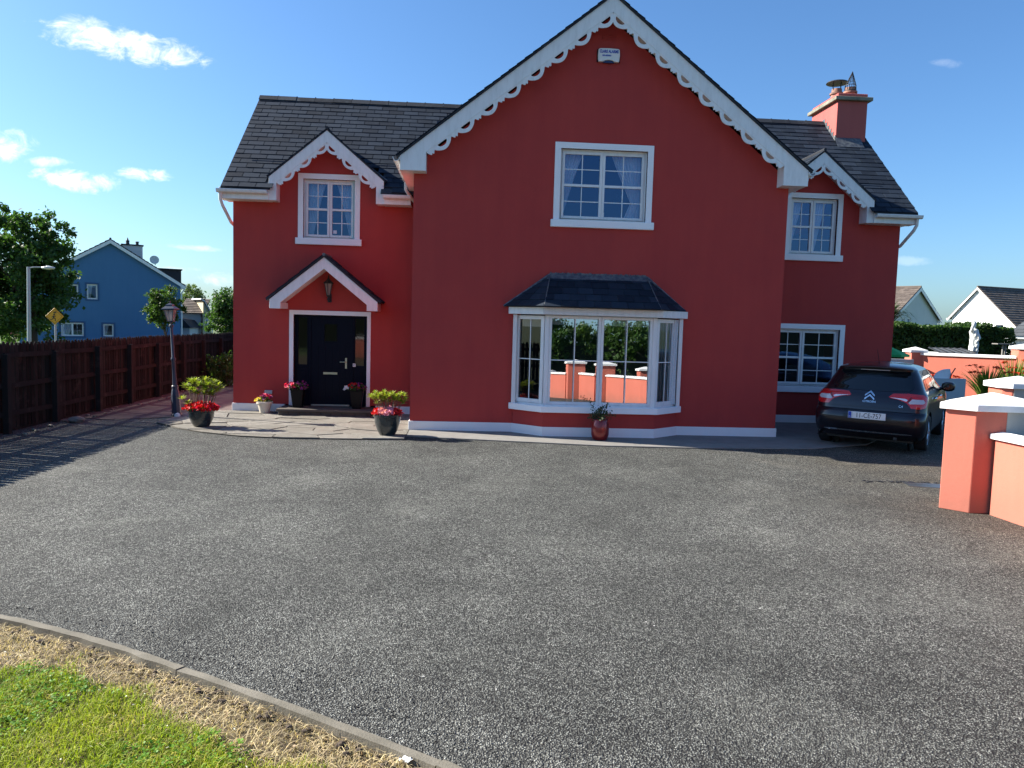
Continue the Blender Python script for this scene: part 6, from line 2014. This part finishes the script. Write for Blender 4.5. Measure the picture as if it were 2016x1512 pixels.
def blades(name, X, Y, H, Wd, lean, colr, m, label, z0=-.075, curl=.35, seed=0):
    r = np.random.default_rng(seed); n = len(X)
    a = r.uniform(0, 2 * math.pi, n); D = np.stack([np.cos(a), np.sin(a), np.zeros(n)], 1)
    Sd = np.stack([-np.sin(a + r.normal(0, .6, n)), np.cos(a), np.zeros(n)], 1)
    B = np.stack([X, Y, np.full(n, z0)], 1)
    Hc = H[:, None]; up_ = np.array([0, 0, 1.0])
    P1 = B + up_ * Hc * .6 + D * (Hc * lean[:, None] * .35)
    P2 = B + up_ * Hc * (1 - curl * lean[:, None]) + D * (Hc * lean[:, None])
    w0 = Wd[:, None] * .5
    V = np.stack([B - Sd * w0, B + Sd * w0, P1 + Sd * w0 * .85, P1 - Sd * w0 * .85, P2], 1).reshape(-1, 3)
    me = bpy.data.meshes.new(name)
    me.vertices.add(5 * n); me.vertices.foreach_set('co', V.astype(np.float32).ravel())
    base_ = np.arange(n)[:, None] * 5
    idx = np.concatenate([base_ + np.array([0, 1, 2, 3]), base_ + np.array([3, 2, 4])], 1).ravel()
    me.loops.add(len(idx)); me.loops.foreach_set('vertex_index', idx.astype(np.int32))
    ls = (np.arange(n)[:, None] * 7 + np.array([0, 4])).ravel(); lt = np.tile([4, 3], n)
    me.polygons.add(2 * n); me.polygons.foreach_set('loop_start', ls.astype(np.int32)); me.polygons.foreach_set('loop_total', lt.astype(np.int32))
    me.update(calc_edges=True)
    ca = me.color_attributes.new('tint', 'FLOAT_COLOR', 'POINT')
    cc = np.concatenate([np.repeat(colr, 5, 0), np.ones((5 * n, 1))], 1)
    ca.data.foreach_set('color', cc.astype(np.float32).ravel())
    me.materials.append(m)
    return tag(link(name, me), label, 'grass', kind='stuff')
def grass_mat(name, trans):
    m = bpy.data.materials.new(name); m.use_nodes = True
    nt = m.node_tree; t = NT(nt); b = nt.nodes['Principled BSDF']; out = nt.nodes['Material Output']
    a = t.n('ShaderNodeAttribute', attribute_name='tint')
    t.l(a.outputs['Color'], b.inputs['Base Color']); b.inputs['Roughness'].default_value = .6; b.inputs['Specular IOR Level'].default_value = .25
    tl = t.n('ShaderNodeBsdfTranslucent'); t.l(t.mix(1.0, a.outputs['Color'], (1.2, 1.25, .8), 'MULTIPLY'), tl.inputs[0])
    mx = t.n('ShaderNodeMixShader'); mx.inputs[0].default_value = trans
    t.l(b.outputs[0], mx.inputs[1]); t.l(tl.outputs[0], mx.inputs[2]); t.l(mx.outputs[0], out.inputs[0])
    return m
GM = grass_mat('grass_blades', .4); SM = grass_mat('dry_straw', .2)
r = np.random.default_rng(77)
def sample(n, x0, x1, y0, y1, lim=.02):
    X = r.uniform(x0, x1, n); Y = r.uniform(y0, y1, n); d = lawn_mask(X, Y)
    k = d > lim
    return X[k], Y[k], d[k]
X, Y, d = sample(230000, -4.6, .3, 1.9, 5.75)
edge = .24 + .20 * (nz(X, Y, 2.2, 1) - .5) + .12 * (nz(X, Y, 7, 2) - .5) + .12 * np.clip((X + .6) / 1.2, 0, 1) + .12 * np.clip((-2.2 - X) / .6, 0, 1)
g = np.clip((d - edge) / .12 + r.normal(0, .35, len(d)), 0, 1)        # greenness
patchy = nz(X, Y, 3.1, 3) * .6 + nz(X, Y, 9, 4) * .4
k = r.uniform(size=len(X)) < np.clip(.28 + g * .8, 0, 1)
X, Y, d, g, patchy = X[k], Y[k], d[k], g[k], patchy[k]
n = len(X)
green = np.array([.18, .28, .010]) * (1 - patchy[:, None]) + np.array([.34, .40, .025]) * patchy[:, None]
yell = np.array([.44, .40, .09])
dry = np.array([.58, .46, .24]) + r.uniform(-.08, .12, (n, 1))
mixf = (r.uniform(size=n) < (.10 + .25 * (nz(X, Y, 4, 8) > .62)))[:, None]
colr = np.where(mixf, yell, green) * r.uniform(.75, 1.25, (n, 1))
colr = np.where((g > r.uniform(.2, .8, n))[:, None], colr, dry)
H = r.uniform(.022, .058, n) * (.55 + .6 * g) * (.55 + .95 * nz(X, Y, 8, 31))
blades('lawn_grass', X, Y, H, r.uniform(.0022, .0042, n), r.uniform(.2, 1.4, n), colr, GM, 'short bright green lawn grass in the lower left corner', seed=1, z0=-.040)
# straw thatch along the kerb
X, Y, d = sample(60000, -4.6, .9, 1.9, 5.75, -.012)
e2 = .28 + .20 * (nz(X, Y, 2.2, 1) - .5) + .12 * np.clip((X + .6) / 1.2, 0, 1) + .12 * np.clip((-2.2 - X) / .6, 0, 1)
k = (d < e2) & (r.uniform(size=len(X)) < .95) | (r.uniform(size=len(X)) < .03)
X, Y, d = X[k], Y[k], d[k]; n = len(X)
colr = (np.array([.68, .55, .32]) * r.uniform(.45, 1.25, (n, 1)) + r.uniform(-.02, .02, (n, 3))).clip(.02, .8)
brown = nz(X, Y, 5, 12) > .64
colr[brown] *= .55
blades('dry_grass', X, Y, r.uniform(.02, .05, n), r.uniform(.0018, .0035, n), r.uniform(1.0, 3.4, n), colr, SM, 'strip of dry straw coloured grass between lawn and kerb', z0=-.038, curl=.24, seed=2)
# clover leaves
X, Y, d = sample(16000, -4.6, .3, 1.9, 5.75)
k = (d > .30) & (nz(X, Y, 2.6, 21) > .50); X, Y = X[k], Y[k]; n = len(X)
C = []; a0 = r.uniform(0, 6.28, n)
for q in range(3):
    a = a0 + q * 2.094
    C.append(np.stack([X + .009 * np.cos(a), Y + .009 * np.sin(a), -.038 + r.uniform(.02, .045, n)], 1))
C = np.concatenate(C); aa = np.concatenate([a0 + q * 2.094 for q in range(3)])
D = np.stack([np.cos(aa), np.sin(aa), r.normal(0, .3, 3 * n)], 1)
N = np.stack([r.normal(0, .3, 3 * n), r.normal(0, .3, 3 * n), np.ones(3 * n)], 1)
tag(cards('clover_leaves', leaf_mat('clover_leaf', (.07, .20, .010), (.17, .32, .03)), C, D, N, r.uniform(.013, .022, 3 * n), r.uniform(.012, .018, 3 * n)), 'broad clover leaves growing in the lawn', 'clover', kind='stuff')
# a few pale daisies and bleached leaves in the turf
X, Y, d = sample(900, -4.6, .3, 1.9, 5.75)
k = d > .2; X, Y = X[k], Y[k]; n = len(X)
tag(cards('pale_leaf_scraps', leaf_mat('bleached_leaf', (.55, .55, .42), (.75, .76, .66), trans=.2), np.stack([X, Y, -.052 + r.uniform(.025, .045, n)], 1), rdir_(r, n) * np.array([1, 1, .3]), rdir_(r, n) * .5 + np.array([0, 0, 1.0]), r.uniform(.010, .024, n), r.uniform(.005, .010, n), fold=.2), 'pale bleached leaves scattered through the lawn', 'leaf litter', kind='stuff')
# dead leaves, crumbs and clods by the kerb
X, Y, d = sample(5200, -4.6, 1.0, 1.9, 5.75)
k = d < .22; X, Y = X[k], Y[k]; n = len(X)
tag(cards('dead_leaves', leaf_mat('dead_leaf', (.10, .06, .03), (.30, .20, .10), trans=.1), np.stack([X, Y, np.full(n, -.032) + r.uniform(0, .02, n)], 1), rdir_(r, n), rdir_(r, n) + np.array([0, 0, 1.0]), r.uniform(.01, .03, n), r.uniform(.006, .014, n), fold=.2), 'crumbs of dead leaves and roots along the inside of the kerb', 'leaf litter', kind='stuff')
mb = MB(); random.seed(15)
kk = [p for p in KC if -4.5 < p[0] < .8]
ki = offs(KC, .11)
for q in range(170):
    i = random.randrange(12, 48); p = ki[i]; p2 = ki[i + 1]; u = random.random()
    rock(mb, (p[0] + (p2[0] - p[0]) * u + random.gauss(0, .02), p[1] + (p2[1] - p[1]) * u + random.gauss(-.01, .03), -.04 + random.uniform(0, .02)), random.uniform(.006, .022), q, .7)
tag(mb.build('kerb_clods', mat('dark_clod', (.075, .055, .04), .95)), 'dark clods and grit under the inner kerb edge', 'soil clods', kind='stuff')
# loose chippings on the asphalt beside the kerb
mb = MB(); ko = offs(KC, -.10)
for q in range(520):
    i = random.randrange(14, 60); p = ko[i]; p2 = ko[min(i + 1, len(ko) - 1)]; u = random.random(); s_ = abs(random.gauss(0, .22))
    dx, dy = p[1] - p2[1], p2[0] - p[0]; L = math.hypot(dx, dy)
    rock(mb, (p[0] + (p2[0] - p[0]) * u + dx / L * s_, p[1] + (p2[1] - p[1]) * u + dy / L * s_, .002), random.uniform(.003, .0075), q, .7)
tag(mb.build('loose_chippings', M['asphalt']), 'loose grey chippings on the asphalt beside the kerb', 'chippings', kind='stuff')
# scrap of white paper
mb = MB(); vs = []
for j in range(5):
    for i in range(7):
        vs.append((-.275 + .011 * i + random.uniform(-.002, .002), 3.39 + .009 * j, -.012 + .010 * math.sin(i * 1.3 + j) + random.uniform(0, .006)))
mb.add(vs, [(j * 7 + i, j * 7 + i + 1, (j + 1) * 7 + i + 1, (j + 1) * 7 + i) for j in range(4) for i in range(6)])
tag(mb.build('paper_scrap', M['cap'], fix=False), 'crumpled scrap of white paper on the dry grass by the kerb', 'litter')

# ================================================================== WHAT THE BAY WINDOW MIRRORS: hedges, trees and hills across the road
hedge('roadside_hedge', -16, 26, -18.5, -16.9, 2.7, M['leaf_hedge'], 'roadside hedge across the road mirrored in the bay window', 22000, .2, 9)
for k, (x, y, h, w_) in enumerate(((4.4, -17.5, 5.0, 1.5), (7.2, -18.5, 4.3, 1.7), (9.6, -17.8, 4.6, 1.6), (2.0, -18, 4.2, 1.6), (-3.5, -19, 4.6, 2.0), (13, -20, 4.6, 2.0))):
    tree('roadside_tree', (x, y, -.2), h, ((x, y, h * .58), w_, w_, h * .42), .1, 40 + k, M['leaf_mid'] if k % 2 else M['leaf_dark'],
         ['rounded dark tree mirrored in the left bay pane', 'leafy tree mirrored at the bay mullion', 'leafy tree mirrored in the right bay pane', 'green tree mirrored at the far left of the bay', 'dark tree across the road opposite the front door', 'mid tone tree across the road to the right'][k],
         n_clump=90, per=55, leaf=.24, clump=.26, n_br=6, group='trees across the road')
mb = MB(); vs, fs = [], []
for i in range(81):
    x = -500 + 12.5 * i
    z = 9 + 10 * nz(np.array([x + 500]), np.array([3.0]), .011, 5)[0] * 1.6 + 5 * nz(np.array([x + 500]), np.array([9.0]), .04, 6)[0]
    vs += [(x, -330, -.3), (x, -370, z * .6), (x, -430, z)]
fs = [(3 * i + a, 3 * i + 3 + a, 3 * i + 4 + a, 3 * i + 1 + a) for i in range(80) for a in (0, 1)]
mb.add(vs, fs)
struct('hills', mb, mat('haze_blue_hill', (.07, .12, .15), .95), fix=False)  # distance haze is put into the hills' bluish base colour
